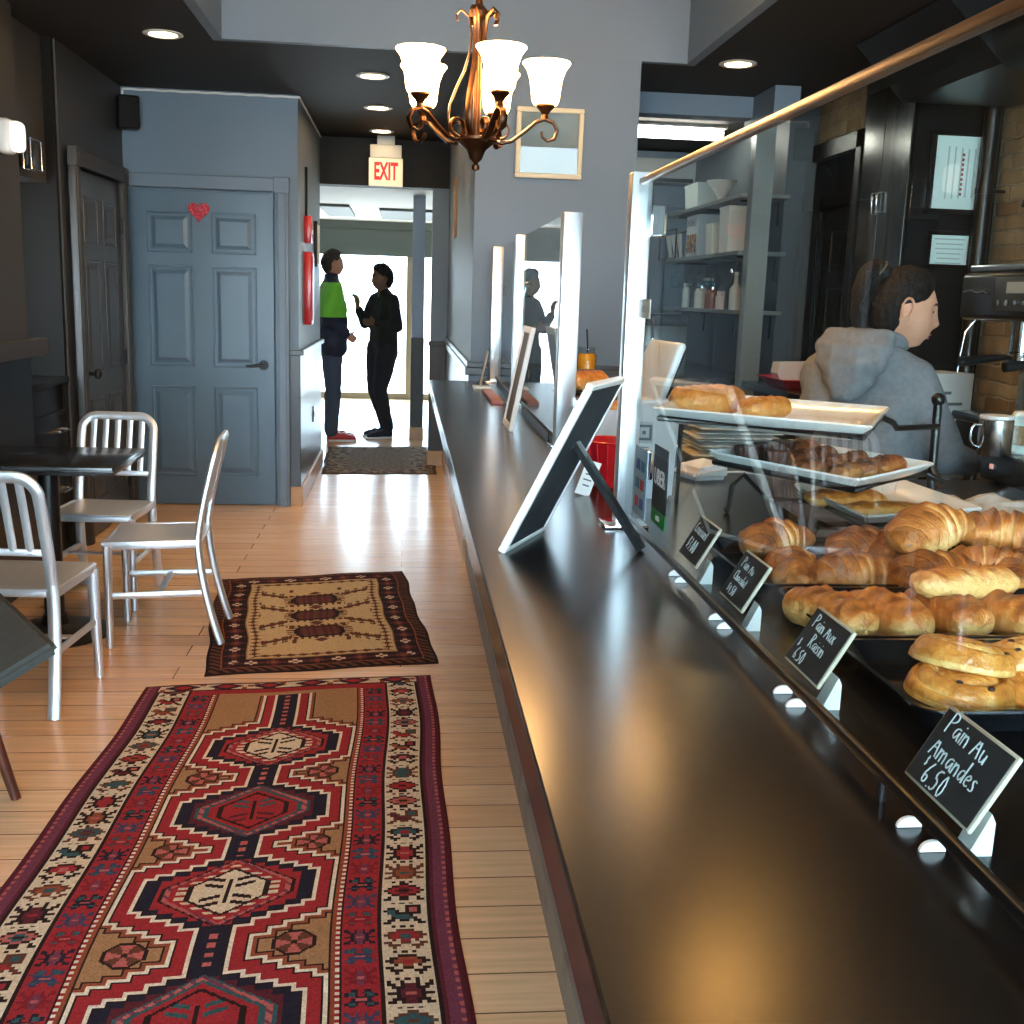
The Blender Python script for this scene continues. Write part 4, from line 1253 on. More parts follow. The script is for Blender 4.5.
def choc(seed, px, py, z, rz, label, sc=1.0, tilt=(0, 0), dims=(.145, .074, .060), dcr=0.0, group='chocolate rolls on the middle tray', mat=None, cat='pastry', name='chocolate_roll'):
    v_, f_, c_ = pillow_mesh(seed, *dims)
    o = crust_mesh(name, v_, f_, [q+dcr for q in c_], mat or m_choc)
    place(o, at(px, py, z+.02), math.radians(rz), tilt); o.location.z = z; o.scale = (sc,)*3
    tag(o, label, cat, group)
choc(1, 830, 617, TZ0, -72, 'leftmost chocolate roll on the middle tray', sc=1.0)
choc(2, 888, 619, TZ0, -74, 'chocolate roll with pale cut end, second from the left', sc=1.0, dcr=-.06)
choc(3, 946, 615, TZ0+.002, -72, 'darker chocolate roll behind the raisin swirls, third from the left', sc=1.0, dcr=.08)
choc(4, 1006, 616, TZ0+.002, -68, 'chocolate roll at the right end of the middle tray', sc=1.0)
choc(6, 965, 582, TZ0+.045, 4, 'pale baton pastry lying across the top between the two far trays', sc=1.0, dims=(.165, .055, .046), dcr=-.25)

def swirl(seed, px, py, z, rz, label, r=.062, tilt=(0, 0), dcr=0):
    nr, na = 54, 110; vs, fs, cr = [], [], []
    turns = 2.6
    def hgt(q, a):
        """coiled dough: rounded ridge per turn, narrow creases between turns"""
        ph = (q*turns-a/(2*PI)+seed*.13) % 1.0
        ridge = max(0.0, 1-(2*ph-1)**2)**.5
        if q < .12: ridge = ridge*(q/.12)+.6*(1-q/.12)
        env = .034*max(0.0, 1-q**7)**.5*(1-.12*q)
        return env*(.66+.34*ridge), ridge
    vs.append((0, 0, hgt(0, 0)[0])); cr.append(.4+dcr)
    for i in range(1, nr+1):
        q = math.sin(i/nr*PI/2)
        for j in range(na):
            a = 2*PI*j/na
            h, rg = hgt(q, a)
            rr_ = r*q*(1+.035*math.sin(a*2+seed)+.015*math.sin(5*a))
            x, y = rr_*math.cos(a), rr_*math.sin(a)*.9
            nz = mnoise.noise((x*38, y*38, seed)); n2 = mnoise.noise((x*110, y*110, seed))
            vs.append((x, y, max(.003, h+.0022*nz+.0008*n2)))
            cr.append(.18+.42*rg+.30*nz+.12*n2-(.35 if q > .985 else 0)+dcr)
    for j in range(na): fs.append((0, 1+j, 1+(j+1) % na))
    for i in range(nr-1):
        for j in range(na):
            a = 1+i*na+j; b_ = 1+i*na+(j+1) % na
            fs.append((a, a+na, b_+na, b_))
    base = len(vs)
    for j in range(na):
        x, y, zz = vs[1+(nr-1)*na+j]; vs.append((x*.93, y*.93, 0)); cr.append(.2)
    for j in range(na):
        a = 1+(nr-1)*na+j; b_ = 1+(nr-1)*na+(j+1) % na
        fs.append((a, base+j, base+(j+1) % na, b_))
    fs.append(tuple(base+j for j in range(na-1, -1, -1)))
    o = crust_mesh('raisin_swirl', vs, fs, cr, m_swirl)
    place(o, at(px, py, z+.02), math.radians(rz), tilt); o.location.z = z
    tag(o, label, 'pastry', 'raisin swirls on the nearest tray')
    rnd = random.Random(seed)
    for k in range(5):
        q = .25+.6*rnd.random(); a = rnd.random()*2*PI
        h, _ = hgt(q, a)
        MB().ball((r*q*math.cos(a), r*q*math.sin(a)*.9, h), (.0048, .004, .003), 10, 8).build('raisin', m_raisin, o, smooth=180)
swirl(2, 961, 678, TZ0+.010, 20, 'glazed raisin swirl at the front of the nearest tray', r=.064, tilt=(.12, 0))
swirl(5, 962, 650, TZ0+.034, 110, 'pale raisin swirl resting on the one in front', r=.062, tilt=(.18, .08), dcr=-.12)
swirl(8, 1034, 680, TZ0+.004, 60, 'raisin swirl cut by the right picture edge', r=.062, tilt=(.1, -.1), dcr=.08)
swirl(9, 1030, 650, TZ0+.03, 200, 'pale swirl behind at the right picture edge', r=.055, tilt=(.2, 0), dcr=-.2)
# ---------------------------------------------------------------- three tier stand
t = thing('tier_stand', 'three tier black iron stand with white plates of buns behind the glass', 'stand', (1.142, 2.264, CT))
O = V((1.142, 2.264, CT))
MB().cyl((0, 0, 0), (0, .01, .255), .0095, seg=14).ball((0, .01, .262), (.015, .015, .015), 16, 10).build('upright', m_blk_satin, t)
def L(x, y, z): return V((x, y, z))-O
lg = MB(); lg.tube([L(1.142, 2.264, 1.02), L(.95, 2.345, 1.02), L(.80, 2.335, 1.03), L(.74, 2.32, 1.085), L(.715, 2.316, 1.06), L(.709, 2.314, 1.012), L(.700, 2.31, 1.007)], .0055, seg=8); lg.ball(L(.706, 2.313, 1.008), .008, 10, 8)
lg.build('leg', m_blk_satin, t, smooth=60)
lg = MB(); lg.tube([L(1.142, 2.264, 1.014), L(.95, 2.12, 1.022), L(.82, 2.04, 1.032), L(.80, 2.02, 1.04), L(.78, 2.003, 1.012), L(.772, 2.0, 1.007)], .0055, seg=8); lg.ball(L(.778, 2.002, 1.008), .008, 10, 8)
lg.build('leg', m_blk_satin, t, smooth=60)
def tier(A, B, C, z, br, label, parts):
    A, B, C = [V((q[0], q[1], z)) for q in (A, B, C)]
    D = A+C-B; c = (A+C)/2
    p = thing('serving_plate', label, 'plate', c, 0, 'white plates on the tier stand')
    def ring(f, dz): return [c0+V((0, 0, dz)) for c0 in [(c+(q-c)*f)-c for q in (A, B, C, D)]]
    b = MB(); b.rings([ring(.70, -.030), ring(.80, -.030), ring(.985, -.003), ring(1.0, .0), ring(.985, .003), ring(.80, -.022), ring(.68, -.024)])
    bmesh.ops.bevel(b.bm, geom=[e for e in b.bm.edges if abs(e.verts[0].co.z-e.verts[1].co.z) > .001 and e.calc_length() < .25], offset=.004, segments=2, affect='EDGES')
    b.build('dish', m_plate, p, smooth=40)
    k = MB()
    rim = [c+(q-c)*.93+V((0, 0, -.019)) for q in (A, B, C, D)]
    k.tube([q-O for q in rim], .0062, seg=8, closed=True)
    k.build('plate_ring', m_blk_satin, t, smooth=60)
    hk = MB(); hk.tube([c+(C-c)*.93+V((0, 0, -.019))-O, C+V((.01, .0, -.03))-O, C+V((.02, .005, -.042))-O, V((1.142, 2.264, z-.045))-O], .0062, seg=8)
    hk.build('bracket', m_blk_satin, t, smooth=60)
    return c
c1 = tier((.468, 2.063), (.794, 1.802), (.993, 2.179), 1.25, 0, 'topmost white plate of the tier stand with two long buns', 0)
c2 = tier((.600, 2.12), (.774, 1.792), (1.017, 2.012), 1.16, 0, 'middle white plate of the tier stand crowded with dark pastries', 0)
c3 = tier((.823, 2.238), (.832, 1.885), (1.110, 1.985), 1.078, 0, 'lowest white plate of the tier stand with flat loaves', 0)
def loaf(seed, px, py, z, rz, dims, label, mat=None, group=None, dcr=0, name='bun', cat='bun'):
    choc(seed, px, py, z, rz, label, 1.0, (0, 0), dims, dcr, group, mat or m_bun, cat, name)
loaf(11, 708, 403, 1.229, 20, (.16, .085, .062), 'rounded golden bun at the left end of the top plate', group='golden buns on the top plate')
loaf(12, 765, 407, 1.229, 24, (.12, .065, .045), 'slim golden bun right of the rounded one on the top plate', group='golden buns on the top plate')
m_dk = crust_mat('dark cake crumb', (120, 66, 40), (78, 40, 26), (40, 20, 14), rough=.6)
rnd = random.Random(4)
m_dkroll = crust_mat('dark glazed roll', (206, 140, 78), (150, 84, 44), (90, 44, 26), rough=.3)
PA, PB, PD = V((.600, 2.12, 0)), V((.774, 1.792, 0)), V((.843, 2.34, 0))
m_flute = M('fluted cake crust', (74, 38, 24), .4, var=(40, (50, 24, 16)))
for (u, v, lb) in ((.17, .19, 'dark fluted cake at the left tip of the middle plate'), (.17, .41, 'dark fluted cake second along the far edge of the middle plate'), (.17, .63, 'dark fluted cake third along the far edge of the middle plate'), (.38, .19, 'dark fluted cake on the near edge beside the left tip of the middle plate')):
    p = PA+(PB-PA)*u+(PD-PA)*v
    b = MB(); nl = 12
    rg = []
    for (r, z) in ((.018, 0), (.020, .010), (.024, .034), (.0235, .038), (.014, .036)):
        rg.append([V((r*(1+.07*math.cos(nl*2*PI*q/72))*math.cos(2*PI*q/72), r*(1+.07*math.cos(nl*2*PI*q/72))*math.sin(2*PI*q/72), z)) for q in range(72)])
    b.rings(rg)
    o = b.build('fluted_cake', m_flute, smooth=60); o.location = (p.x, p.y, 1.138)
    tag(o, lb, 'cake', 'fluted cakes on the middle plate')
rl = [(.42, .43, .12, 'dark glazed roll in the centre of the middle plate'), (.42, .68, .1, 'dark glazed roll behind the centre of the middle plate'), (.62, .20, .05, 'glazed roll on the near edge of the middle plate'), (.62, .45, -.02, 'glazed roll just right of the centre of the middle plate'), (.62, .72, .0, 'glazed roll towards the back right of the middle plate'), (.82, .22, -.25, 'pale ended roll at the near corner of the middle plate'), (.82, .48, -.04, 'reddish glazed roll midway along the right edge of the middle plate'), (.82, .76, .02, 'reddish glazed roll at the right tip of the middle plate'), (.2, .83, .08, 'dark glazed roll at the far back corner of the middle plate')]
for i, (u, v, dc, lb) in enumerate(rl):
    p = PA+(PB-PA)*u+(PD-PA)*v
    v_, f_, c_ = pillow_mesh(20+i, .078, .044, .038)
    o = crust_mesh('glazed_roll', v_, f_, [q+dc for q in c_], m_dkroll)
    o.location = (p.x, p.y, 1.139); o.rotation_euler.z = math.radians(42+13*math.sin(i*2.3))
    tag(o, lb, 'pastry', 'glazed rolls on the middle plate')
loaf(31, 846, 496, 1.056, 5, (.17, .075, .036), 'flat golden loaf at the back of the lowest plate', group='flat loaves on the lowest plate', name='flat_loaf', cat='bread')
loaf(32, 885, 505, 1.056, 2, (.17, .055, .028), 'flat golden loaf at the front of the lowest plate', group='flat loaves on the lowest plate', name='flat_loaf', cat='bread', dcr=-.1)

# ---------------------------------------------------------------- till corner
m_wplas = M('white plastic', (232, 235, 238), .3)
t = thing('tablet_till', 'white tablet till stand with square emblem facing the customer', 'till', (.572, 2.52, CT))
b = MB(); b.prism([(-.05, -.05, 0), (.05, -.05, 0), (.06, -.05, .235), (-.05, -.05, .225)], (0, .12, 0)); bmesh.ops.bevel(b.bm, geom=b.bm.edges[:], offset=.008, segments=3, affect='EDGES')
b.build('stand', m_wplas, t)
MB().rbox((-.025, -.0515, .155), (.042, .003, .05), None, .0012).build('emblem_plate', M('pale emblem grey', (196, 202, 208), .4), t)
b = MB()
for q in ((-.016, -.018, .016, -.012), (-.016, .012, .016, .018), (-.018, -.018, -.012, .018), (.012, -.018, .018, .018), (-.004, -.004, .004, .004)):
    b.box(-.025+q[0], -.0545, .155+q[1], -.025+q[2], -.0525, .155+q[3])
b.build('emblem', M('grey emblem line', (90, 96, 102), .5), t, smooth=None)
b = MB(); b.rbox((.02, .06, .285), (.02, .20, .155), Euler((0, .35, .15)).to_matrix(), .009, 3); b.build('tablet', m_wplas, t)
b = MB(); b.rbox((.0325, .062, .2805), (.002, .185, .14), Euler((0, .35, .15)).to_matrix()); b.build('screen', M('dark tablet glass', (20, 22, 26), .1), t, smooth=None)
MB().tube([(.061, -.05, .0), (.061, -.05, .235)], .005, seg=6).build('edge_trim', m_blk_satin, t)
t = thing('card_reader', 'small white card reader dock on the counter under the middle plate', 'card reader', (.775, 2.80, CT), .3)
b = MB(); b.prism([(-.055, -.06, 0), (.055, -.06, 0), (.05, -.06, .045), (-.045, -.06, .03)], (0, .12, 0)); bmesh.ops.bevel(b.bm, geom=b.bm.edges[:], offset=.012, segments=3, affect='EDGES'); b.build('body', m_wplas, t)
b = MB(); b.tube([(.05, .02, .008), (.14, .03, .005), (.22, -.05, .005), (.26, -.02, .005)], .003, seg=6); b.build('cable', m_wplas, t)
t = thing('menu_papers', 'loose pile of white papers behind the top plate', 'papers', (1.0, 3.3, CT))
b = MB()
rnd = random.Random(2)
for k in range(9):
    b.rbox((.02*rnd.random(), .03*rnd.random(), .004+.0125*k), (.26, .2, .0018), Euler((.02*(rnd.random()-.5), .05*(rnd.random()-.5), .25*(rnd.random()-.5))).to_matrix())
b.build('sheets', m_paper, t, smooth=None)
MB().box(-.14, -.11, 0, .16, .13, .003).build('folder', m_cream, t, smooth=None)

# the gap between the screens: red basket, tub, jar, loaf
t = thing('red_basket', 'translucent red plastic basket on the counter between the glass screens', 'basket', (.515, 2.66, CT))
b = MB(); b.lathe([(.0, 0), (.052, 0), (.056, .004), (.070, .108), (.073, .111), (.070, .114), (.066, .109), (.052, .008), (.0, .006)], (0, 0, 0), 32, cap=False)
b.build('bowl', m_red, t, smooth=40)
b = MB()
for k in range(16):
    a = 2*PI*k/16; b.tube([(.058*math.cos(a), .058*math.sin(a), .012), (.0715*math.cos(a), .0715*math.sin(a), .106)], .0022, seg=6)
b.build('ribs', m_red, t, smooth=60)
t = thing('serving_tub', 'white square tub heaped with sliced pastry behind the red basket', 'tub', (.60, 3.02, CT))
b = MB(); b.rings([[V((sx*w, sy*w, z)) for sx, sy in ((-1, -1), (1, -1), (1, 1), (-1, 1))] for w, z in ((.07, 0), (.085, .15), (.088, .15), (.088, .158), (.080, .158), (.066, .01))]); b.build('tub', m_wplas, t, smooth=None)
for i, (dx, dy, rz) in enumerate(((-.03, -.03, 20), (.03, -.02, 70), (-.02, .03, -30), (.03, .035, 10))):
    v_, f_, c_ = pillow_mesh(40+i, .075, .045, .03)
    o = crust_mesh('pastry_slice', v_, f_, c_, m_bun); o.location = (.60+dx, 3.02+dy, CT+.150); o.rotation_euler = (.15, .2, math.radians(rz))
    tag(o, ['pastry slice at the near left of the white tub', 'pastry slice at the near right of the white tub', 'pastry slice at the far left of the white tub', 'pastry slice at the far right of the white tub'][i], 'pastry', 'pastry slices in the white tub')
t = thing('cake_stand', 'low black stand carrying a large brown loaf near the far wall', 'stand', (.745, 4.45, CT))
MB().lathe([(.10, 0), (.10, .01), (.02, .03), (.02, .06), (.14, .075), (.145, .085), (.0, .085)], (0, 0, 0), 28).build('dish', m_black, t, smooth=40)
v_, f_, c_ = pillow_mesh(51, .17, .11, .085); o = crust_mesh('brown_loaf', v_, f_, c_, m_bun); o.location = (.745, 4.45, CT+.086); o.rotation_euler.z = .3
tag(o, 'large brown loaf on the low black stand', 'bread')
t = thing('juice_jar', 'glass jar of orange drink with black straw behind the loaf', 'jar', (.80, 4.85, CT))
MB().box(-.06, -.06, 0, .06, .06, .14, bev=.005).build('riser', m_black, t, smooth=None)
MB().lathe([(.0, .141), (.042, .141), (.045, .15), (.045, .205), (.036, .22), (.036, .235), (.040, .237), (.040, .242), (.034, .242), (.033, .22), (.042, .203), (.042, .15), (.0, .145)], (0, 0, 0), 28, cap=False).build('glass', m_clear, t, smooth=40)
MB().lathe([(.0, .146), (.041, .148), (.041, .203), (.033, .214), (.0, .214)], (0, 0, 0), 24, cap=False).build('drink', M('orange drink', (226, 150, 40), .2), t, smooth=40)
MB().tube([(.008, 0, .15), (-.004, 0, .32)], .004, seg=8).build('straw', m_black, t, smooth=60)
t = thing('lime', 'small green lime beside the white tub', 'fruit', (.67, 3.30, CT))
MB().ball((0, 0, .16), (.028, .024, .024), 20, 14).build('rind', M('lime rind', (150, 180, 50), .4, bump=(120, .2)), t, smooth=180)
MB().lathe([(.03, 0), (.03, .002), (.01, .01), (.01, .12), (.03, .136), (.03, .138), (.0, .137)], (0, 0, 0), 20).build('cup_stand', m_black, t, smooth=40)

# ---------------------------------------------------------------- right foreground: papers, mugs, coffee machine
t = thing('wrapping_paper', 'crumpled white wrapping paper on the right hand worktop', 'paper', (1.40, 2.38, .98))
b = MB(); n = 16; rows = []
for j in range(n+1):
    rows.append([(-.25+.62*i/n, -.17+.36*j/n, .004+.035*abs(mnoise.noise((i*.33, j*.4, 2)))+.02*abs(mnoise.noise((i*.9, j*.8, 5)))) for i in range(n+1)])
vv = [[b.bm.verts.new(p) for p in r] for r in rows]
for j in range(n):
    for i in range(n): b.bm.faces.new((vv[j][i], vv[j][i+1], vv[j+1][i+1], vv[j+1][i]))
bmesh.ops.solidify(b.bm, geom=b.bm.faces[:], thickness=.001)
b.build('sheet', m_paper, t, smooth=30)
t = thing('cutting_board', 'pale wooden board under the wrapping paper', 'board', (1.32, 2.35, .98))
MB().box(-.13, -.25, 0, .13, .02, .004, bev=.001).build('board', M('pale board', (214, 186, 150), .6, var=(14, (196, 164, 126))), t)
t = thing('warming_box', 'low black appliance with a red light carrying the metal mugs', 'appliance', (1.86, 2.80, .98))
MB().box(-.24, -.22, .01, .24, .14, .085, bev=.006).build('body', M('black steel appliance', (30, 32, 35), .25), t)
MB().box(-.23, -.21, .085, .23, .13, .089, bev=.002).build('top_plate', m_steel, t)
MB().box(-.244, .07, .045, -.239, .085, .058).build('indicator', emit_mat('red indicator', (200, 40, 30), .25), t, smooth=None)
for (x, y) in ((-.2, -.18), (.2, -.18), (-.2, .1), (.2, .1)): MB().cyl((x, y, 0), (x, y, .011), .015, seg=12).build('foot', m_black, t)
def mug(x, y, label):
    t = thing('metal_mug', label, 'mug', (x, y, 1.069))
    MB().lathe([(.0, 0), (.042, 0), (.044, .004), (.044, .096), (.042, .098), (.041, .096), (.041, .006), (.0, .004)], (0, 0, 0), 32, cap=False).build('cup', m_steel, t, smooth=40)
    MB().tube([(-.042, 0, .08), (-.062, 0, .082), (-.070, 0, .07), (-.070, 0, .04), (-.062, 0, .026), (-.043, 0, .02)], .004, seg=8).build('handle', m_steel, t, smooth=60)
    MB().lathe([(.0, .099), (.043, .099), (.045, .103), (.044, .108), (.0, .108)], (0, 0, 0), 28, cap=False).build('lid', m_white, t, smooth=40)
p = at(993, 455, 1.069); mug(p.x, p.y, 'stainless steel mug with handle on the black appliance')
t = thing('paper_cup', 'brown sleeved paper cup with white lid at the right picture edge', 'cup', at(1024, 452, 1.069))
MB().lathe([(.0, 0), (.032, 0), (.041, .095), (.0, .095)], (0, 0, 0), 28, cap=False).build('cup', m_paper, t, smooth=40)
MB().lathe([(.035, .02), (.0365, .02), (.0415, .075), (.0395, .075)], (0, 0, 0), 28, cap=False).build('sleeve', M('kraft sleeve', (170, 124, 84), .8), t, smooth=40)
MB().lathe([(.043, .094), (.044, .100), (.036, .112), (.0, .112)], (0, 0, 0), 28, cap=False).build('lid', m_white, t, smooth=40)
t = thing('back_counter', 'dark counter along the wall under the coffee machine', 'counter', (2.25, 3.7, 0))
MB().box(-.36, -.74, 0, .40, 1.0, .84).build('carcass', m_black, t, smooth=None)
MB().box(-.40, -.75, .84, .42, 1.02, .88, bev=.004).build('top', m_countr, t, smooth=None)
t = thing('espresso_machine', 'black and steel espresso machine standing on the back counter', 'coffee machine', (1.95, 3.45, .88))
bl = M('black machine enamel', (26, 28, 31), .25, coat=.3)
MB().box(.0, -.42, .03, .50, .30, .20, bev=.012).build('lower_body', bl, t)
MB().box(-.02, -.41, .195, .20, .29, .225, bev=.006).build('drip_tray', m_steel, t)
MB().box(.22, -.42, .20, .50, .30, .58, bev=.006).build('back_panel', M('brown mirrored panel', (96, 86, 66), .12, metal=.8), t)
MB().box(-.03, -.42, .54, .50, .30, .70, bev=.02, seg=3).build('head_housing', bl, t)
MB().box(-.01, -.40, .70, .50, .29, .725, bev=.008).build('cup_shelf', m_steel, t)
c = MB().box(-.036, -.22, .575, -.028, .06, .68, bev=.002).build('control_panel', M('dark grey control panel', (52, 56, 60), .35), t)
b = MB()
for k in range(5): b.cyl((-.042, -.18+.05*k, .60), (-.034, -.18+.05*k, .60), .009, seg=14)
b.build('button', m_steel, c)
MB().box(-.040, -.16, .63, -.034, -.02, .665).build('display', M('pale display', (150, 162, 168), .3), c, smooth=None)
MB().tube([(-.034, .10, .63), (-.035, .13, .638), (-.035, .17, .632), (-.035, .21, .64), (-.034, .26, .636)], .004, seg=6).build('script_mark', m_steel, t)
for y in (-.22, .06):
    g = MB().cyl((.08, y, .42), (.08, y, .55), .038, seg=24).lathe([(.036, .40), (.042, .405), (.042, .44), (.036, .445)], (.08, y, 0), 24).build('group_head', m_chrome, t, smooth=40)
    MB().tube([(.05, y, .425), (-.02, y, .42), (-.13, y, .405)], [.009, .013, .016], seg=10).build('portafilter_handle', m_black, g, smooth=60)
MB().tube([(.02, .24, .56), (-.02, .25, .50), (-.03, .25, .42), (-.034, .25, .36)], .004, seg=8).build('steam_wand', m_steel, t, smooth=60)
for (x, y) in ((.05, -.36), (.05, .24), (.44, -.36), (.44, .24)): MB().cyl((x, y, 0), (x, y, .035), .022, seg=14).build('foot', m_steel, t)
t = thing('tea_cup', 'pale blue cup standing on the drip tray of the coffee machine', 'cup', (2.03, 3.30, 1.106))
MB().lathe([(.0, 0), (.03, 0), (.042, .07), (.0405, .07), (.029, .004), (.0, .003)], (0, 0, 0), 28, cap=False).build('bowl', M('pale blue glaze', (190, 218, 224), .2), t, smooth=40)
for k in range(5):
    o = MB().lathe([(.0, .002), (.036, .0), (.060, .014), (.062, .017), (.058, .017), (.036, .005), (.0, .006)], (0, 0, 0), 28, cap=False).build('saucer', m_plate, smooth=40)
    o.location = (2.06, 3.30, 1.606+.0125*k)
    tag(o, ['lowest', 'second', 'middle', 'fourth', 'topmost'][k]+' white saucer in the stack on the coffee machine', 'saucer', 'white saucers stacked on the coffee machine')
t = thing('product_box', 'white printed box on the back counter behind the barista', 'box', (2.17, 4.40, .88), .25)
MB().box(-.13, -.10, 0, .13, .10, .32, bev=.004).build('carton', M('off white carton', (222, 226, 226), .6), t)
b = MB()
for k in range(4): b.box(-.10, -.1025, .10+.045*k, .02+.03*(k % 3), -.1, .112+.045*k)
b.build('print', M('grey carton print', (110, 116, 120), .7), t, smooth=None)
t = thing('water_glass', 'clear tumbler on the black appliance beside the barista', 'glass', (1.66, 2.84, 1.069))
MB().lathe([(.0, 0), (.028, 0), (.034, .11), (.032, .11), (.026, .006), (.0, .005)], (0, 0, 0), 24, cap=False).build('tumbler', m_clear, t, smooth=40)

# ---------------------------------------------------------------- wall run on the right: certificates, pipe, cabinet handles
m_ink = M('grey ink', (172, 200, 204), .8)
def certificate(cx, cz, w, h, label, vertical, tilt=0.0):
    t = thing('certificate', label, 'certificate', (cx, 5.6, cz))
    b = MB(); f = .022
    for q in ((-w/2, -h/2, w/2, -h/2+f), (-w/2, h/2-f, w/2, h/2), (-w/2, -h/2+f, -w/2+f, h/2-f), (w/2-f, -h/2+f, w/2, h/2-f)):
        b.box(q[0], -.03, q[1], q[2], -.002, q[3], bev=.003, seg=1)
    b.build('frame', m_black, t)
    MB().box(-w/2+f, -.018, -h/2+f, w/2-f, -.006, h/2-f).build('sheet', M('certificate paper with reflected light', (222, 250, 250), .6), t, smooth=None)  # paper colour brightened for the cyan light it reflects
    b = MB(); rnd = random.Random(int(w*1000))
    if vertical:
        for k in range(5):
            x = w/2-f-.02-.035*k; hh = (h/2-f)*(.75-.1*rnd.random()); b.box(x-.004, -.0188, -hh, x+.004, -.0178, hh)
    else:
        for k in range(6):
            z = h/2-f-.02-.024*k; ww = (w/2-f)*(.85-.25*rnd.random()); b.box(-ww, -.0188, z-.003, ww, -.0178, z+.003)
    b.build('print', m_ink, t, smooth=None)
    return t
t = certificate(2.768, 2.135, .275, .40, 'larger pale framed certificate on the dark wall above the barista', True)
b = MB()
rnd = random.Random(9)
for k in range(9): b.box(.028, -.0195, -.11+k*.024, .040, -.0185, -.11+k*.024+.014)
b.build('red_print', M('dull red ink', (150, 70, 72), .8), t, smooth=None)
t = certificate(2.775, 1.755, .245, .19, 'smaller pale framed certificate below the larger one', False)
b = MB(); b.tube([(3.0-2.95, 0, 0), (.05, 0, CZ)], .045, seg=20)
t = thing('wall_pipe', 'thick black pipe rising beside the brick wall', 'pipe', (2.90, 5.52, 0)); b.bm.free()
MB().cyl((0, 0, 0), (0, 0, CZ), .04, seg=20).build('tube', m_blk_satin, t, smooth=60)
b = MB(); b.cyl((0, 0, 2.03), (0, 0, 2.06), .047, seg=20); b.tube([(.03, -.01, 2.045), (.10, -.01, 2.045)], .008, seg=8); b.build('clamp_ring', m_blk_satin, t, smooth=60)
t = thing('tall_cupboard', 'tall black two door cupboard with short steel handles beside the dark doorway', 'cupboard', (RX, 5.94, 0))
for y0, y1 in ((-.33, -.001), (.001, .27)):
    d = MB().box(-.02, y0, .12, -.002, y1, 2.60, bev=.003).build('door', M('glossy black cupboard paint', (26, 28, 30), .2, var=(2, (30, 32, 34)), bump=(14, .05)), t, smooth=None)
    ys = -.03 if y0 < 0 and y1 < 0.1 and y0 < -.1 else .03
    MB().tube([(-.02, ys, 1.95), (-.045, ys, 1.955), (-.045, ys, 2.055), (-.02, ys, 2.06)], .007, seg=8).build('handle', m_chrome, d, smooth=60)
t = thing('wall_bracket_lamp', 'small black spot lamp on the brick wall at the right picture edge', 'lamp', (2.93, 5.1, 1.98))
MB().cyl((.07, 0, 0), (.0, 0, 0), .012, seg=12).build('arm', m_blk_satin, t); MB().lathe([(.0, .05), (.03, .045), (.05, -.03), (.048, -.03), (.0, .03)], (-.01, 0, -.01), 20, cap=False).build('shade', m_blk_satin, t, smooth=40)
# side table with the red basket
t = thing('side_table', 'dark side counter below the black doors behind the barista', 'counter', (2.27, 5.85, 0))
MB().box(-.26, -.72, .96, .255, .62, 1.0, bev=.004).build('top', m_countr, t, smooth=None)
MB().box(-.20, -.66, 0, .25, .56, .96).build('carcass', m_black, t, smooth=None)
p = at(783, 374, 1.0)
t = thing('bread_basket', 'low red plastic basket on the dark side counter', 'basket', (2.24, 6.15, 1.0))
b = MB(); b.rings([[V((sx*w, sy*w*1.35, z)) for sx, sy in ((-1, -1), (1, -1), (1, 1), (-1, 1))] for w, z in ((.13, 0), (.165, .04), (.17, .04), (.17, .046), (.16, .046), (.126, .005))]); b.build('tray', m_red, t, smooth=None)
t = thing('napkins', 'folded white napkins standing in the low red basket', 'napkins', (2.27, 6.24, 1.006))
b = MB(); b.prism([(-.11, -.05, 0), (.12, -.05, 0), (.15, -.05, .13), (-.13, -.05, .12), (-.14, -.05, .06)], (0, .12, 0)); b.build('fold', m_paper, t, smooth=None)
t = thing('napkin_holder', 'cream box with brown side on the side counter beside the red basket', 'box', (2.30, 5.72, 1.0))
MB().box(-.10, -.07, 0, .06, .10, .17, bev=.003).build('carton', m_cream, t, smooth=None); MB().box(.06, -.07, 0, .13, .10, .135, bev=.003).build('side', M('brown card', (120, 84, 60), .8), t, smooth=None)
t = thing('soap_bottle', 'grey pump bottle beside the cream box behind the barista', 'bottle', (2.36, 5.45, 1.0))
MB().lathe([(.0, 0), (.045, 0), (.045, .11), (.03, .125), (.016, .13), (.016, .15), (.0, .15)], (0, 0, 0), 24, cap=False).build('bottle', M('grey bottle', (150, 160, 170), .3), t, smooth=40)
MB().cyl((0, 0, .15), (0, 0, .175), .006).cyl((0, 0, .175), (-.035, 0, .172), .007).build('pump', m_chrome, t, smooth=60)

# ---------------------------------------------------------------- kitchen shelves beyond
m_shelf = M('grey shelf board', (120, 124, 124), .5)
struct(MB().box(2.36, 6.98, 0, 2.55, 9.42, CZ).build('wall_shelf', M('slate kitchen wall', (78, 84, 88), .5), smooth=None))
for i, (z, lb) in enumerate(((2.12, 'top kitchen shelf behind the grey panel'), (1.775, 'middle kitchen shelf holding bags and tubs'), (1.41, 'lowest kitchen shelf holding jars and glasses'))):
    t = thing('wall_shelf', lb, 'shelf', (2.36, 7.85, z), 0)
    t.name = 'kitchen_shelf'
    MB().box(-.31, -.98, -.025, 0, .95, 0, bev=.003).build('board', m_shelf, t, smooth=None)
    for y in (-.8, 0, .8):
        MB().tube([(-.01, y, -.18), (-.01, y, -.03), (-.26, y, -.03)], .009, seg=6).build('bracket', m_blk_satin, t)
def put(px, py, X=2.15):
    d = CR @ V((px-512, 512-py, -1104)); p = CAMP+d*(X/d.x); return p
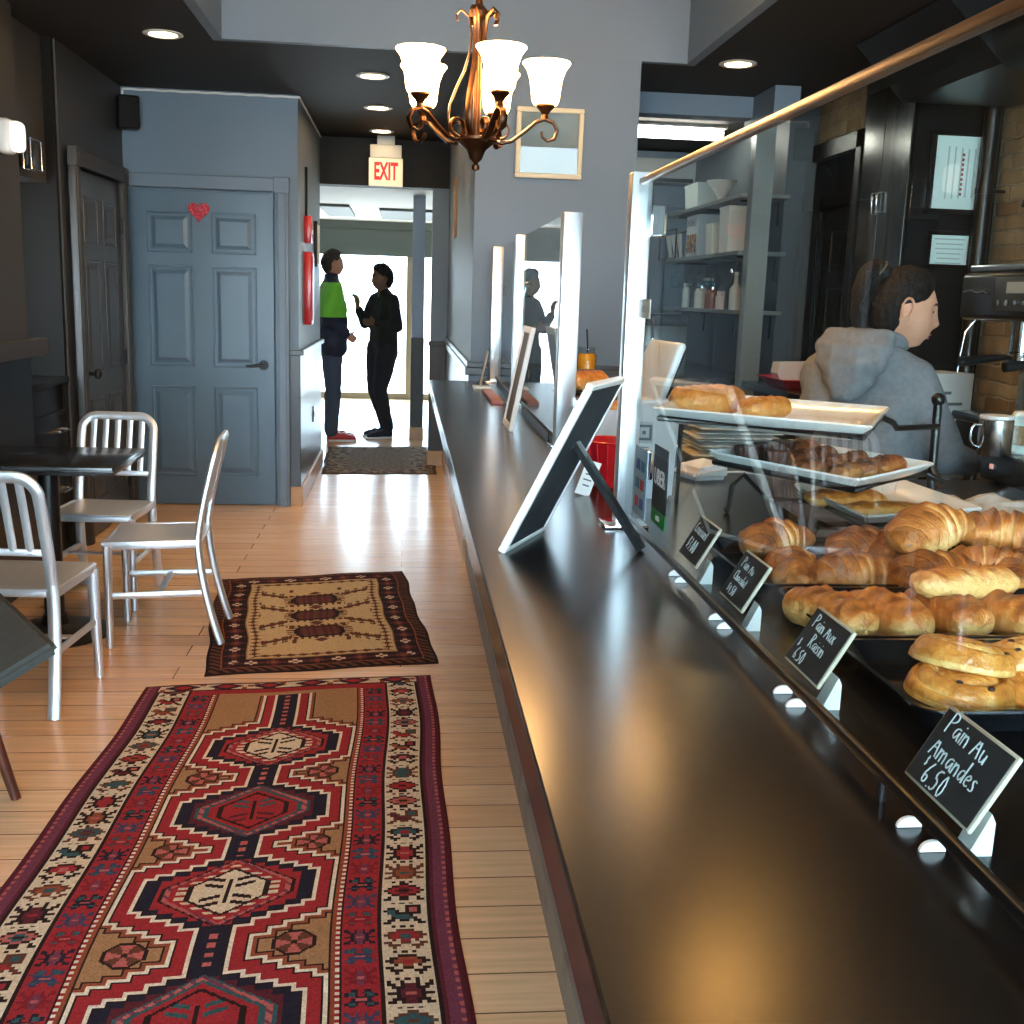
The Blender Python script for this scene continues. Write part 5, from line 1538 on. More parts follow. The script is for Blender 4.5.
def tub(px, z, w, d_, h, rgb, label, name='storage_tub', cat='tub', top=1.08, X=2.15, extra=None):
    y = put(px, 250, X).y
    t = thing(name, label, cat, (X, y, z))
    m = M(name+' plastic', rgb, .4)
    b = MB(); b.rings([[V((sx*w*k, sy*d_*k, zz)) for sx, sy in ((-1, -1), (1, -1), (1, 1), (-1, 1))] for k, zz in ((.5, 0), (.5*top, h), (.5*top+.02, h), (.5*top+.02, h+.012), (.5*top-.02, h+.012), (.46, .01))])
    b.build('body', m, t, smooth=None)
    return t, m
tub(702, 2.12, .20, .34, .15, (200, 212, 208), 'clear plastic bin on the top kitchen shelf')
t = thing('paper_funnel', 'white funnel lying tilted on the top kitchen shelf', 'funnel', (2.15, put(722, 180).y, 2.12))
MB().lathe([(.012, 0), (.014, .0), (.02, .04), (.105, .15), (.103, .152), (.016, .045), (.012, .03)], (0, 0, 0), 28, cap=False).build('cone', m_white, t, smooth=40)
t, m = tub(702, 1.775, .16, .34, .285, (196, 206, 214), 'pale printed coffee bag on the middle kitchen shelf', 'coffee_bag', 'bag', 1.0, 2.17)
MB().box(-.095, -.14, .03, -.088, .10, .16).build('picture_print', M('dark mottled print', (60, 50, 60), .7, var=(30, (190, 140, 90), .45, .55)), t, smooth=None)
text_mesh('lettering', 'HONEY', .075, M('grey bag letters', (110, 118, 126), .8), t, Matrix.Translation((-.089, -.01, .24)) @ Matrix.Rotation(-PI/2, 4, 'Z') @ Matrix.Rotation(PI/2, 4, 'X'), ext=.001)
tub(720, 1.775, .16, .15, .20, (214, 216, 206), 'short cream tub on the middle kitchen shelf', X=2.17)
t = thing('cup_stack', 'tall stack of pale cups behind the short cream tub', 'cups', (2.24, put(722, 250, 2.24).y+.1, 1.775))
b = MB()
for k in range(5): b.lathe([(.035, .045*k), (.045, .045*k+.05), (.047, .045*k+.05), (.037, .045*k)], (0, 0, 0), 20)
b.build('cups', M('pale cup plastic', (206, 212, 208), .5), t, smooth=40)
tub(734, 1.775, .15, .20, .285, (232, 232, 226), 'tall white container at the near end of the middle kitchen shelf', X=2.16)
t = thing('glass_rack', 'dark wire rack of pale sticks on the middle kitchen shelf', 'rack', (2.17, put(677, 250, 2.17).y, 1.775))
b = MB()
for x in (-.08, .08):
    b.tube([(x, -.28, .008), (x, .28, .008), (x, .28, .23), (x, -.28, .23)], .008, seg=6, closed=True)
b.build('frame', m_blk_satin, t, smooth=60)
for k in range(6): MB().tube([(-.02+.03*(k % 2), -.22+.085*k, .003), (-.03, -.20+.085*k, .20)], .014, seg=8).build('stick', m_paper, t, smooth=60)
jar = [(686, .03, .16, (206, 222, 220), 'tall clear glass at the far end of the lowest kitchen shelf'), (701, .05, .14, (216, 214, 196), 'cream jar on the lowest kitchen shelf'), (707, .055, .20, (44, 150, 168), 'teal tin behind the cream jar'), (712, .05, .13, (146, 84, 50), 'amber brown jar on the lowest kitchen shelf'), (722, .045, .10, (220, 206, 204), 'small pale pink jar on the lowest kitchen shelf'), (730, .035, .24, (60, 66, 70), 'dark tall bottle on the lowest kitchen shelf'), (735, .04, .22, (196, 200, 196), 'pale bottle at the near end of the lowest kitchen shelf')]
for i, (px, r, h, c, lb) in enumerate(jar):
    X = 2.12 if i != 2 else 2.24
    t = thing('storage_jar' if i < 5 else 'bottle', lb, 'jar' if i < 5 else 'bottle', (X, put(px, 300, X).y, 1.41))
    pr = [(.0, 0), (r, 0), (r, h*.82), (r*.8, h*.9), (r*.75, h), (.0, h)] if i < 5 else [(.0, 0), (r, 0), (r, h*.6), (r*.4, h*.75), (r*.35, h), (.0, h)]
    MB().lathe(pr, (0, 0, 0), 20, cap=False).build('body', M('jar body', c, .25), t, smooth=40)
    MB().lathe([(.0, h), (r*.8 if i < 5 else r*.4, h), (r*.8 if i < 5 else r*.4, h+.02), (.0, h+.02)], (0, 0, 0), 20, cap=False).build('cap', m_steel if i % 2 else m_white, t, smooth=40)
for k in range(6):
    y = put(672+8*k, 285, 2.1).y
    t = thing('hanging_glass', ['farthest', 'second farthest', 'third farthest', 'third nearest', 'second nearest', 'nearest'][k]+' stemmed glass hanging under the middle kitchen shelf', 'glass', (2.12, y, 1.75), 0, 'stemmed glasses hanging under the shelf')
    MB().lathe([(.035, -.004), (.035, 0), (.004, -.008), (.004, -.08), (.03, -.105), (.038, -.14), (.034, -.18), (.032, -.18), (.036, -.14), (.028, -.108), (.0, -.088)], (0, 0, -.012), 20, cap=False).build('bowl', m_clear, t, smooth=40)
t = thing('kitchen_counter', 'grey kitchen counter below the shelves', 'counter', (2.0, 8.2, 0))
MB().box(-.45, -1.1, 0, .355, 1.2, .93).build('carcass', M('grey kitchen front', (70, 76, 80), .4), t, smooth=None)
MB().box(-.48, -1.12, .93, .355, 1.2, .97, bev=.004).build('top', m_steel, t, smooth=None)
t = thing('water_boiler', 'grey steel water boiler with tap on the kitchen counter', 'boiler', (1.93, 8.35, .97))
MB().box(-.15, -.16, .0, .17, .2, .30, bev=.01).build('tank', M('grey steel boiler', (120, 130, 134), .3, metal=.4), t); MB().box(-.15, -.16, .30, .17, .2, .385, bev=.01).build('lid', m_black, t)
MB().tube([(-.10, -.16, .36), (-.10, -.20, .36), (-.10, -.21, .33), (-.10, -.21, .12)], .011, seg=10).build('tap', m_chrome, t, smooth=60)
t = thing('milk_cooler', 'pale box cooler beside the water boiler on the kitchen counter', 'cooler', (1.72, 8.75, .97))
MB().box(-.12, -.14, .0, .12, .16, .38, bev=.01).build('body', M('pale cooler', (170, 180, 184), .4), t); MB().box(-.11, -.146, .06, .09, -.14, .34, bev=.002).build('door', M('dark cooler door', (46, 52, 56), .2), t)
t = thing('wall_notice', 'pale sheet pinned on the kitchen back wall', 'notice', (1.72, 9.41, 1.55))
MB().box(-.14, -.006, -.12, .14, .0, .12).build('sheet', m_paper, t, smooth=None); MB().box(-.09, -.008, .02, .06, -.006, .05).build('print', m_ink, t, smooth=None)
# ---------------------------------------------------------------- people
HX, HY, HZ = .074, .096, .116
def head_point(n):
    """unit direction -> head surface, face towards -y"""
    x, y, z = n
    p = V((x*HX, y*HY, z*HZ))
    if z < 0:
        k = (-z)**1.4
        p.x *= 1-.34*k
        if y > 0: p.y *= 1-.42*k
        else: p.y *= (1+z*z)**.5*(1-.03*k)
    if y < -.2: p.y = p.y*.985
    def g(cx, cz, sx, sz): return math.exp(-((p.x-cx)/sx)**2-((p.z-cz)/sz)**2)
    if y < 0:
        f = min(1, -y*2)
        d = 0
        d += .019*g(0, -.030, .011, .013)+.013*g(0, -.012, .009, .018)+.006*g(0, .008, .009, .02)      # nose
        d += .006*g(.013, -.034, .008, .008)+.006*g(-.013, -.034, .008, .008)
        d += .005*g(0, .030, .05, .013)                                                                  # brow
        d -= .011*g(.031, .008, .015, .012)+.011*g(-.031, .008, .015, .012)
        d += .007*g(0, -.060, .022, .007)+.006*g(0, -.072, .020, .006)-.003*g(0, -.066, .02, .003)       # lips
        d -= .004*g(0, -.081, .02, .006)
        d += .008*g(0, -.098, .022, .014)                                                                # chin
        d += .004*g(.040, -.022, .02, .02)+.004*g(-.040, -.022, .02, .02)
        p.y -= d*f
    return p
def head_bm(b, mt, useg=56, vseg=44):
    rings = []
    for i in range(1, vseg):
        th = PI*i/vseg
        rings.append([mt @ head_point((math.sin(th)*math.cos(2*PI*j/useg), math.sin(th)*math.sin(2*PI*j/useg), math.cos(th))) for j in range(useg)])
    b.rings(rings)
def hair_mesh(mt, thr=-.15, thick=.014, bump=.004, seed=1, useg=160, vseg=120):
    b = MB(); grid = []
    for i in range(vseg+1):
        th = PI*i/vseg; row = []
        for j in range(useg):
            n = V((math.sin(th)*math.cos(2*PI*j/useg), math.sin(th)*math.sin(2*PI*j/useg), math.cos(th)))
            g = n.y*.9+n.z*.75-.36*math.exp(-((abs(n.x)-1)/.13)**2-((n.z+.08)/.32)**2)
            k = max(0, min(1, (g-thr)/.28))
            p = head_point(n)
            off = thick*k**.6+bump*k*mnoise.noise((n.x*7+seed, n.y*7, n.z*7))+bump*.5*k*mnoise.noise((n.x*19, n.y*19+seed, n.z*19))
            row.append((b.bm.verts.new(mt @ (p+n*(off+.0005))), g))
        grid.append(row)
    for i in range(vseg):
        for j in range(useg):
            q = [grid[i][j], grid[i][(j+1) % useg], grid[i+1][(j+1) % useg], grid[i+1][j]]
            if min(a[1] for a in q) > thr-.03:
                try: b.bm.faces.new([a[0] for a in q])
                except ValueError: pass
    loose = [v for v in b.bm.verts if not v.link_faces]
    bmesh.ops.delete(b.bm, geom=loose, context='VERTS')
    return b
def hand_bm(b, wrist, fwd, nrm, curl=.5, side=1, s=1.0):
    """palm + four fingers + thumb; fwd along the hand, nrm out of the palm"""
    f = V(fwd).normalized(); n = V(nrm); n = (n-f*n.dot(f)).normalized(); l = f.cross(n)*side
    w = V(wrist)
    for k in (-1.5, -.5, .5, 1.5):
        b.capsule(w+f*.015*s+l*k*.010*s, .014*s, w+f*.082*s+l*k*.019*s, .0105*s, 10)
    for k, L_ in ((-1.5, .060), (-.5, .072), (.5, .078), (1.5, .070)):
        p = w+f*.085*s+l*k*.019*s; d = f.copy()
        for q, (fr, r0, r1) in enumerate(((.45, .0092, .0086), (.31, .0086, .0080), (.24, .0080, .0070))):
            d = (d*math.cos(curl*.75)+n*math.sin(curl*.75)).normalized()
            e = p+d*L_*fr*s
            b.capsule(p, r0*s, e, r1*s, 10); p = e
    p = w+f*.028*s+l*.026*s
    d = (f*.62+l*.62+n*.35).normalized()
    for L_, r0, r1 in ((.036, .0125, .0105), (.028, .0105, .0085)):
        e = p+d*L_*s; b.capsule(p, r0*s, e, r1*s, 10); p = e; d = (d+f*.35+n*.15).normalized()
def limb(b, *pts): b.chain(pts)
def body(name, bm, mat, parent, voxel, smooth=3):
    me = remeshed(bm, voxel, smooth)
    return link_mesh(name, me, mat, parent, 180)
def cloth(name, b, mat, parent, voxel=.012, smooth=4, fold=.006, fs=9, seed=1, top=None):
    me = remeshed(b.bm, voxel, smooth)
    me.update()
    no = [v.normal.copy() for v in me.vertices]
    for v, n in zip(me.vertices, no):
        c = v.co
        d = fold*mnoise.noise((c.x*fs+seed, c.y*fs, c.z*fs*1.6))+fold*.6*mnoise.noise((c.x*fs*2.3, c.y*fs*2.3+seed, c.z*fs*2.6))
        v.co = c+n*d
    return link_mesh(name, me, mat, parent, 180)
def face_parts(parent, mt, iris=(60, 40, 28), m_brow=None, lip=(188, 122, 108), sk=None):
    for s in (-1, 1):
        e = MB().ball(mt @ V((s*.030, -.0670, .008)), .0122, 18, 12).build('eye', M('eye white', (190, 182, 172), .3), parent, smooth=180)
        b = MB(); b.ball(mt @ V((s*.0305, -.0765, .0078)), (.0066, .0035, .0066), 14, 10); b.build('iris', M('iris', iris, .15), e, smooth=180)
        b = MB(); pts = [mt @ V((s*x, -y, z)) for x, y, z in ((.012, surf(.012, .026), .026), (.024, surf(.024, .031), .031), (.036, surf(.036, .031), .031), (.046, surf(.046, .026), .026))]
        b.tube(pts, [.0022, .0032, .0028, .0012], seg=8); b.build('eyebrow', m_brow or m_hair, parent, smooth=180)
        # upper lid
        b = MB(); b.tube([mt @ V((s*(.030+.0135*math.cos(a)), -.0685-.0125*math.sin(a)*.75-.002, .011+.004*math.sin(a))) for a in [PI*i/8 for i in range(9)]], .0022, seg=6); b.build('eyelid', sk or m_skin, parent, smooth=180)
    b = MB()
    b.tube([mt @ V((x, -y, -.0615+.002*math.cos(x*90))) for x, y in [(q, surf(q, -.0615)-.0012) for q in (-.021, -.012, 0, .012, .021)]], [.0012, .0028, .0032, .0028, .0012], seg=8)
    b.tube([mt @ V((x, -y, -.0705)) for x, y in [(q, surf(q, -.0705)-.0015) for q in (-.019, -.010, 0, .010, .019)]], [.0012, .0030, .0038, .0030, .0012], seg=8)
    b.build('lips', M('lips', lip, .4), parent, smooth=180)
def ears(parent, mt, sk=None):
    for s in (-1, 1):
        b = MB()
        c = V((s*.0765, .008, -.004))
        pts = [mt @ (c+V((s*(.006+.006*math.sin(a/2)), .004+.017*math.cos(a)*(1 if math.sin(a) > 0 else .8), .004+.031*math.sin(a)*(1 if math.sin(a) > 0 else .85)))) for a in [2*PI*i/20 for i in range(20)]]
        b.tube(pts, .0042, seg=8, closed=True)
        b.ball(mt @ (c+V((s*.002, .004, 0))), (.007, .019, .031), 14, 10, rot=mt.to_3x3())
        b.ball(mt @ (c+V((s*.005, -.003, -.026))), (.005, .007, .008), 12, 8, rot=mt.to_3x3())
        b.build('ear', sk or m_skin, parent, smooth=180)
def surf(x, z):
    nx, nz = x/HX, z/HZ
    for _ in range(4):
        p = head_point((nx, -math.sqrt(max(0, 1-nx*nx-nz*nz)), nz)); nx *= 1+(x-p.x)/max(abs(x), .01) if abs(x) > 1e-6 else 1
    return -p.y
def headmat(c, face, tilt=0, roll=0, s=1.0):
    """face = heading (x, y) the face looks towards"""
    a = math.atan2(face[0], -face[1])
    return Matrix.Translation(V(c)) @ Matrix.Rotation(a, 4, 'Z') @ Matrix.Rotation(math.radians(tilt), 4, 'X') @ Matrix.Rotation(math.radians(roll), 4, 'Y') @ Matrix.Scale(s, 4)

# --- barista
t = thing('person', 'person in grey hoodie with dark ponytail looking right behind the pastry glass', 'person', (1.44, 3.32, 0))
LO = Matrix.Translation(-t.location)
hm = LO @ headmat((1.516, 3.30, 1.449), (.97, -.16), tilt=9, s=1.0)
def Lp(*p): return tuple((LO @ V(p[:3])))+tuple(p[3:])
b = MB()
head_bm(b, hm)
limb(b, Lp(1.488, 3.315, 1.40, .052), Lp(1.445, 3.335, 1.28, .058))
limb(b, Lp(1.43, 3.35, 1.25, .085), Lp(1.42, 3.36, 1.10, .095), Lp(1.40, 3.37, .95, .10))
limb(b, Lp(1.54, 3.22, 1.25, .045), Lp(1.625, 3.155, 1.03, .036), Lp(1.76, 3.25, .985, .026))
limb(b, Lp(1.33, 3.48, 1.25, .045), Lp(1.46, 3.66, 1.03, .036), Lp(1.66, 3.52, .985, .026))
hand_bm(b, Lp(1.76, 3.25, .985), (.9, .3, -.12), (0, 0, -1), .35, 1)
hand_bm(b, Lp(1.66, 3.52, .985), (.95, -.2, -.12), (0, 0, -1), .35, -1)
limb(b, Lp(1.36, 3.44, .92, .085), Lp(1.38, 3.44, .50, .055), Lp(1.36, 3.44, .09, .04))
limb(b, Lp(1.45, 3.31, .92, .085), Lp(1.47, 3.31, .50, .055), Lp(1.45, 3.31, .09, .04))
bd = body('body', b.bm, m_skin, t, .0055, 2)
face_parts(t, hm); ears(t, hm)
h_ = hair_mesh(hm, thr=-.16, thick=.016)
h_.build('hair', m_hair, t, smooth=180)
# ponytail
def HM(x, y, z): return hm @ V((x, y, z))
b = MB()
b.chain([tuple(HM(.0, .072, .088))+(.028,), tuple(HM(.0, .105, .102))+(.030,), tuple(HM(.0, .122, .085))+(.036,), tuple(HM(.0, .132, .03))+(.038,), tuple(HM(.005, .126, -.035))+(.030,), tuple(HM(.01, .112, -.085))+(.015,)])
me = remeshed(b.bm, .006, 4); me.update()
no = [v.normal.copy() for v in me.vertices]
for v, n in zip(me.vertices, no): v.co = v.co+n*.006*mnoise.noise((v.co.x*45, v.co.y*45, v.co.z*9))
link_mesh('ponytail', me, m_hair, t, 180)
b = MB(); c0 = HM(.0, .098, .099); ax = (HM(0, .108, .104)-HM(0, .09, .095)).normalized(); x_, y_ = frame_from(ax)
b.tube([c0+x_*(.030*math.cos(q))+y_*(.030*math.sin(q)) for q in [2*PI*i/20 for i in range(20)]], .004, seg=8, closed=True)
b.build('hair_tie', M('grey hair tie', (92, 86, 84), .6), t, smooth=180)
m_hood = M('grey marl fleece', (128, 130, 134), .95, var=(60, (116, 118, 122)), bump=(420, .15), spec=.2)
b = MB()
# torso, sleeves
f_ = V((.75, .66, 0)); r_ = V((.66, -.75, 0))
ct = V((1.43, 3.345, 0))
def T(rt, fw, z): return tuple(LO @ (ct+r_*rt+f_*fw+V((0, 0, z))))
for z, w, r in ((1.23, .105, .085), (1.14, .10, .104), (1.02, .095, .108), (.90, .09, .110), (.80, .09, .112)):
    b.capsule(T(-w, 0, z), r, T(w, 0, z), r)
for (z0, w0, r0, z1, w1, r1) in ((1.23, .105, .085, 1.14, .10, .104), (1.14, .10, .104, 1.02, .095, .108), (1.02, .095, .108, .90, .09, .11), (.90, .09, .11, .80, .09, .112)):
    for k in (-1, -.5, 0, .5, 1): b.capsule(T(w0*k, 0, z0), r0, T(w1*k, 0, z1), r1)
b.capsule(T(-.05, -.02, 1.305), .058, T(.05, -.02, 1.305), .058)
for k in (-1, 1): b.capsule(T(k*.05, -.015, 1.305), .058, T(k*.15, 0, 1.25), .062)
limb(b, T(.158, 0, 1.24)+(.066,), Lp(1.615, 3.165, 1.06, .060), Lp(1.635, 3.165, 1.02, .058))
limb(b, Lp(1.635, 3.165, 1.02, .056), Lp(1.76, 3.25, .985, .040))
limb(b, T(-.150, 0, 1.235)+(.064,), Lp(1.445, 3.65, 1.05, .058), Lp(1.46, 3.66, 1.02, .056))
limb(b, Lp(1.46, 3.66, 1.02, .056), Lp(1.65, 3.525, .985, .040))
cloth('hoodie', b, m_hood, t, .011, 5, .006, 8, 3)
# hood lying on the back and collar round the neck
b = MB()
nk = T(.012, .020, 1.362)
for i in range(15):
    a = PI*.5+PI*2*i/15
    q0 = PI*.5+PI*2*(i+1)/15
    def ringp(a):
        bk = max(0, -math.sin(a))
        return V(nk)+(r_*.082*math.cos(a)+f_*(.075*math.sin(a)))+V((0, 0, -.012+.010*math.sin(a)*-1))
    p0, p1 = ringp(a), ringp(q0)
    b.capsule(p0, .030, p1, .030)
# soft pouch: a few wide overlapping layers narrowing to a rounded point
for z, w, fw, r in ((1.352, .088, -.085, .034), (1.318, .098, -.112, .038), (1.272, .088, -.130, .037), (1.225, .060, -.132, .034), (1.195, .032, -.130, .032)):
    for k in (-1, -.33, .33):
        b.capsule(T(w*k, fw*(1-.22*k*k), z+.012*k*k), r*(.8+.2*(1-k*k)), T(w*(k+.67), fw*(1-.22*(k+.67)**2), z+.012*(k+.67)**2), r*(.8+.2*(1-(k+.67)**2)))
cloth('hood', b, m_hood, t, .009, 6, .006, 13, 8)
b = MB()
for s, q in ((-1, (1.36, 3.44)), (1, (1.45, 3.31))):
    limb(b, Lp(q[0], q[1], .90, .108), Lp(q[0]+.02, q[1], .50, .078), Lp(q[0], q[1], .10, .062))
b.capsule(T(-.08, 0, .92), .108, T(.08, 0, .92), .108)
m_jean = M('dark denim', (44, 50, 64), .85, bump=(300, .2))
cloth('trousers', b, m_jean, t, .014, 4, .005, 9, 5)
def shoe(parent, heel, toe, mat, s=1.0, sole=None):
    b = MB(); h = V(heel); d = (V(toe)-h); L_ = d.length; d.normalize()
    for (f, r, z) in ((.02, .036, .05), (.08, .036, .055), (.15, .040, .045), (.21, .038, .036), (.245, .028, .03)):
        b.ball(h+d*f*L_/.27+V((0, 0, z*s)), (r*s, r*s, min(z, .045)*s), 14, 10)
    b.chain([tuple(h+d*.02+V((0, 0, .045)))+(.034,), tuple(h+d*.10+V((0, 0, .05)))+(.036,), tuple(h+d*.20+V((0, 0, .038)))+(.032,)])
    me = remeshed(b.bm, .008, 3)
    for v in me.vertices: v.co.z = max(v.co.z, .004)
    o = link_mesh('shoe', me, mat, parent, 180)
    if sole:
        k = MB(); k.chain([tuple(h+d*.02+V((0, 0, .012)))+(.036,), tuple(h+d*.15+V((0, 0, .012)))+(.040,), tuple(h+d*.25+V((0, 0, .012)))+(.030,)])
        me = remeshed(k.bm, .008, 2)
        for v in me.vertices: v.co.z = min(max(v.co.z, .0), .02)
        link_mesh('sole', me, sole, o, 60)
    return o
m_blkshoe = M('black shoe leather', (24, 24, 28), .5)
shoe(t, Lp(1.33, 3.42, 0), Lp(1.55, 3.55, 0), m_blkshoe, sole=m_white); shoe(t, Lp(1.42, 3.28, 0), Lp(1.64, 3.40, 0), m_blkshoe, sole=m_white)

# --- man in black at the corridor mouth
t = thing('person', 'person in black top and trousers standing with one hand raised before the far window', 'person', (-.22, 11.3, 0))
LO = Matrix.Translation(-t.location)
hm = LO @ headmat((-.235, 11.29, 1.585), (-.9, -.42), tilt=4)
m_skin2 = M('brown skin', (112, 78, 60), .5)
b = MB(); head_bm(b, hm, 40, 32)
limb(b, Lp(-.225, 11.3, 1.53, .056), Lp(-.21, 11.31, 1.40, .062))
limb(b, Lp(-.21, 11.31, 1.36, .07), Lp(-.21, 11.31, 1.15, .07), Lp(-.21, 11.31, .95, .075))
limb(b, Lp(-.30, 11.44, 1.37, .045), Lp(-.40, 11.40, 1.14, .038), Lp(-.468, 11.30, 1.30, .026))
limb(b, Lp(-.12, 11.16, 1.37, .045), Lp(-.07, 11.06, 1.12, .038), Lp(-.28, 11.07, 1.15, .026))
hand_bm(b, Lp(-.468, 11.30, 1.30), (-.1, 0, 1), (-.6, -.6, 0), .9, 1); hand_bm(b, Lp(-.28, 11.07, 1.15), (-1, .25, .1), (0, 1, 0), .5, -1)
limb(b, Lp(-.17, 11.22, .90, .085), Lp(-.235, 11.16, .49, .055), Lp(-.15, 11.2, .08, .04)); limb(b, Lp(-.27, 11.37, .90, .085), Lp(-.29, 11.33, .49, .055), Lp(-.185, 11.36, .08, .04))
body('body', b.bm, m_skin2, t, .009, 2)
face_parts(t, hm, lip=(110, 66, 60), sk=m_skin2); ears(t, hm, m_skin2)
hair_mesh(hm, thr=-.12, thick=.030, bump=.014, seed=5).build('hair', m_hair, t, smooth=180)
m_blkc = M('black cotton', (24, 25, 29), .9, bump=(300, .2))
b = MB()
rr = V((-.42, .9, 0)).normalized()
c0 = V((-.21, 11.31, 0))
def T(rt, z, fw=0): return tuple(LO @ (c0+rr*rt+V((-.9, -.42, 0))*fw+V((0, 0, z))))
for (z0, w0, r0, z1, w1, r1) in ((1.37, .12, .075, 1.22, .11, .105), (1.22, .11, .105, 1.05, .09, .105), (1.05, .09, .105, .86, .09, .115)):
    for k in (-1, -.5, 0, .5, 1): b.capsule(T(w0*k, z0), r0, T(w1*k, z1), r1)
b.capsule(T(-.04, 1.435), .058, T(.04, 1.435), .058)
for k in (-1, 1): b.capsule(T(k*.04, 1.435), .055, T(k*.15, 1.375), .066)
limb(b, Lp(-.30, 11.44, 1.37, .068), Lp(-.40, 11.40, 1.14, .056), Lp(-.455, 11.315, 1.27, .042))
limb(b, Lp(-.12, 11.16, 1.37, .068), Lp(-.07, 11.06, 1.12, .058), Lp(-.26, 11.07, 1.15, .042))
cloth('top', b, m_blkc, t, .013, 4, .006, 9, 2)
b = MB()
limb(b, Lp(-.17, 11.22, .90, .112), Lp(-.20, 11.19, .70, .10), Lp(-.24, 11.16, .49, .074), Lp(-.15, 11.2, .11, .055)); limb(b, Lp(-.27, 11.37, .90, .112), Lp(-.29, 11.34, .70, .095), Lp(-.30, 11.33, .49, .072), Lp(-.185, 11.36, .11, .055))
b.capsule(T(-.07, .92), .115, T(.07, .92), .115)
cloth('trousers', b, M('dark navy trousers', (28, 30, 38), .85), t, .013, 4, .005, 9, 4)
m_navysh = M('navy trainer', (26, 32, 50), .6)
shoe(t, Lp(-.12, 11.20, 0), Lp(-.36, 11.10, 0), m_navysh, sole=m_white); shoe(t, Lp(-.15, 11.37, 0), Lp(-.40, 11.30, 0), m_navysh, sole=m_white)

# --- young person in the green jacket, half behind the corridor wall
t = thing('person', 'person in green and navy jacket with red shoes at the left corridor wall', 'person', (-.70, 10.97, 0))
LO = Matrix.Translation(-t.location)
hm = LO @ headmat((-.69, 10.96, 1.705), (.95, .30), tilt=3)
b = MB(); head_bm(b, hm, 40, 32)
limb(b, Lp(-.70, 10.96, 1.64, .052), Lp(-.71, 10.96, 1.50, .06)); limb(b, Lp(-.71, 10.97, 1.46, .09), Lp(-.71, 10.97, 1.2, .10), Lp(-.71, 10.97, 1.0, .10))
limb(b, Lp(-.66, 10.80, 1.46, .045), Lp(-.72, 10.74, 1.20, .038), Lp(-.55, 10.80, 1.03, .026)); limb(b, Lp(-.76, 11.14, 1.46, .045), Lp(-.78, 11.2, 1.20, .038), Lp(-.56, 11.08, 1.03, .026))
hand_bm(b, Lp(-.55, 10.80, 1.03), (.7, .5, -.4), (0, 1, 0), .7, 1); hand_bm(b, Lp(-.56, 11.08, 1.03), (.7, -.5, -.4), (0, -1, 0), .7, -1)
limb(b, Lp(-.69, 10.88, .95, .08), Lp(-.68, 10.88, .52, .052), Lp(-.70, 10.88, .08, .04)); limb(b, Lp(-.72, 11.05, .95, .08), Lp(-.70, 11.05, .52, .052), Lp(-.72, 11.05, .08, .04))
body('body', b.bm, m_skin, t, .009, 2)
face_parts(t, hm); ears(t, hm)
hair_mesh(hm, thr=-.10, thick=.022, bump=.008, seed=9).build('hair', M('dark brown hair', (48, 34, 26), .5, bump=(130, .4)), t, smooth=180)
m_grn = M('bright green nylon', (128, 216, 58), .55); m_nvy = M('navy nylon', (30, 36, 62), .55)
rr = V((.30, -.95, 0)); c0 = V((-.71, 10.97, 0))
b = MB()
for (z0, w0, r0, z1, w1, r1) in ((1.47, .12, .085, 1.30, .12, .125), (1.30, .12, .125, 1.12, .11, .13), (1.12, .11, .13, .93, .10, .135)):
    for k in (-1, -.5, 0, .5, 1): b.capsule(T(w0*k, z0), r0, T(w1*k, z1), r1)
for k in (-1, 1): b.capsule(T(k*.04, 1.545), .062, T(k*.16, 1.465), .075)
b.capsule(T(-.03, 1.56), .072, T(.03, 1.56), .072)
limb(b, Lp(-.66, 10.80, 1.46, .078), Lp(-.72, 10.74, 1.20, .072), Lp(-.57, 10.80, 1.05, .055)); limb(b, Lp(-.76, 11.14, 1.46, .078), Lp(-.78, 11.2, 1.20, .072), Lp(-.58, 11.08, 1.05, .055))
o = cloth('jacket', b, m_grn, t, .013, 4, .008, 9, 6)
o.data.materials.append(m_nvy)
for p in o.data.polygons:
    if p.center.z > 1.525 or p.center.z < 1.20: p.material_index = 1
b = MB()
limb(b, Lp(-.69, 10.88, .95, .105), Lp(-.68, 10.88, .52, .078), Lp(-.70, 10.88, .10, .066)); limb(b, Lp(-.72, 11.05, .95, .105), Lp(-.70, 11.05, .52, .078), Lp(-.72, 11.05, .10, .066))
b.capsule(T(-.06, .95), .11, T(.06, .95), .11)
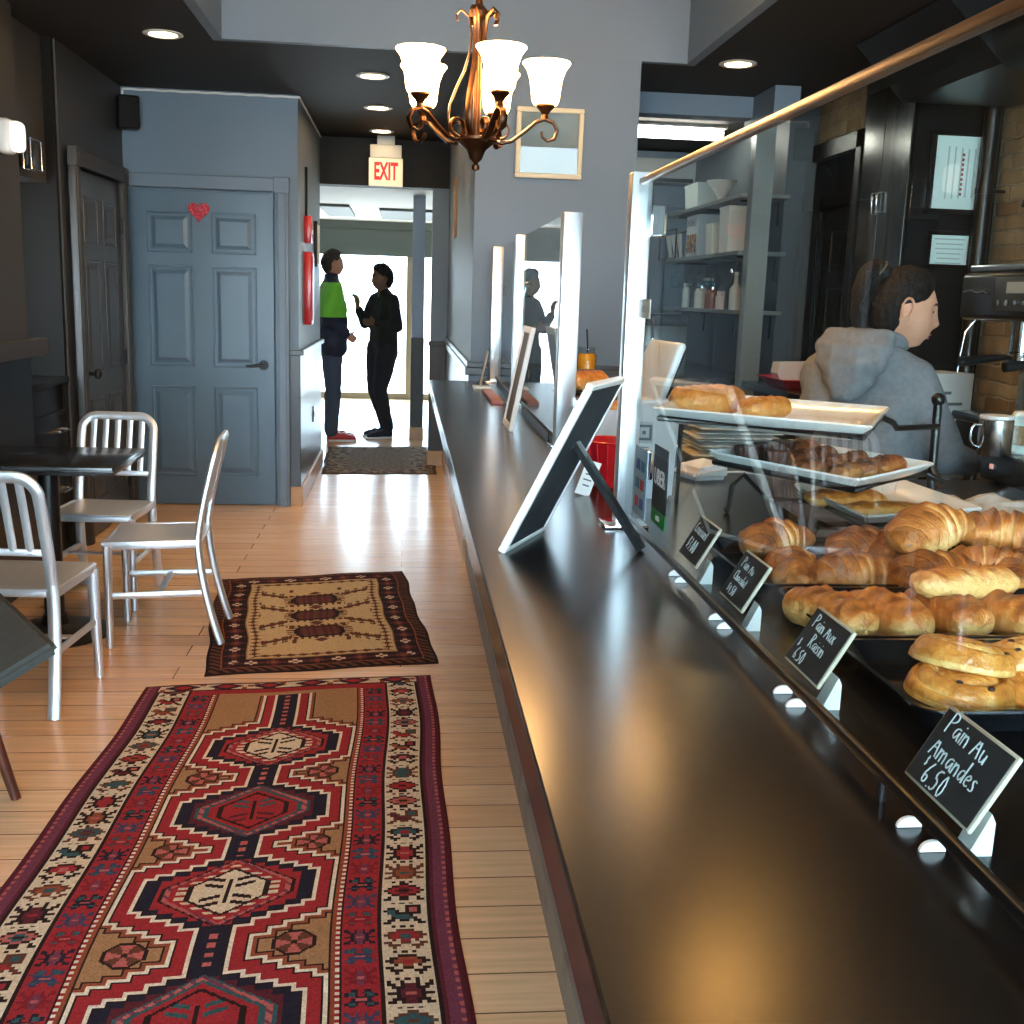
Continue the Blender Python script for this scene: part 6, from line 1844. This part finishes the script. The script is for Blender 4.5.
cloth('jeans', b, M('blue grey jeans', (72, 84, 104), .85), t, .013, 4, .006, 9, 7)
shoe(t, Lp(-.73, 10.88, 0), Lp(-.46, 10.90, 0), m_red, sole=m_white); shoe(t, Lp(-.75, 11.05, 0), Lp(-.48, 11.08, 0), m_red, sole=m_white)
# ---------------------------------------------------------------- daylight
w = bpy.data.worlds.new('daylight'); S.world = w; w.use_nodes = True
nt = w.node_tree; bg = nt.nodes['Background']
tc = nt.nodes.new('ShaderNodeTexCoord'); sp = nt.nodes.new('ShaderNodeSeparateXYZ')
rp = nt.nodes.new('ShaderNodeValToRGB')
rp.color_ramp.elements[0].position = .46; rp.color_ramp.elements[0].color = (.50, .56, .60, 1)
rp.color_ramp.elements[1].position = .56; rp.color_ramp.elements[1].color = (.66, .85, 1.0, 1)
mr = nt.nodes.new('ShaderNodeMapRange'); mr.inputs['From Min'].default_value = -1; mr.inputs['From Max'].default_value = 1
nt.links.new(tc.outputs['Generated'], sp.inputs[0]); nt.links.new(sp.outputs['Z'], mr.inputs['Value'])
nt.links.new(mr.outputs['Result'], rp.inputs['Fac']); nt.links.new(rp.outputs['Color'], bg.inputs['Color'])
bg.inputs['Strength'].default_value = 14.0
def portal(loc, rot, sx, sy):
    ld = bpy.data.lights.new('window_portal', 'AREA'); ld.shape = 'RECTANGLE'; ld.size = sx; ld.size_y = sy
    ld.cycles.is_portal = True
    o = bpy.data.objects.new('window_portal', ld); COL.objects.link(o); o.location = loc; o.rotation_euler = rot
portal((.5, -2.36, 1.36), (PI/2, 0, PI), 4.4, 2.45)
portal((.15, 15.47, 1.04), (PI/2, 0, 0), 3.4, 2.0)
vs = S.view_settings
S.display_settings.display_device = 'sRGB'
vs.view_transform = 'Standard'; vs.look = 'None'; vs.gamma = 1.0; vs.use_curve_mapping = False
vs.exposure = 1.15
S.cycles.use_denoising = True
S.cycles.max_bounces = 8
S.cycles.transparent_max_bounces = 16
S.cycles.sample_clamp_indirect = 8.0
S.cycles.caustics_reflective = False; S.cycles.caustics_refractive = False
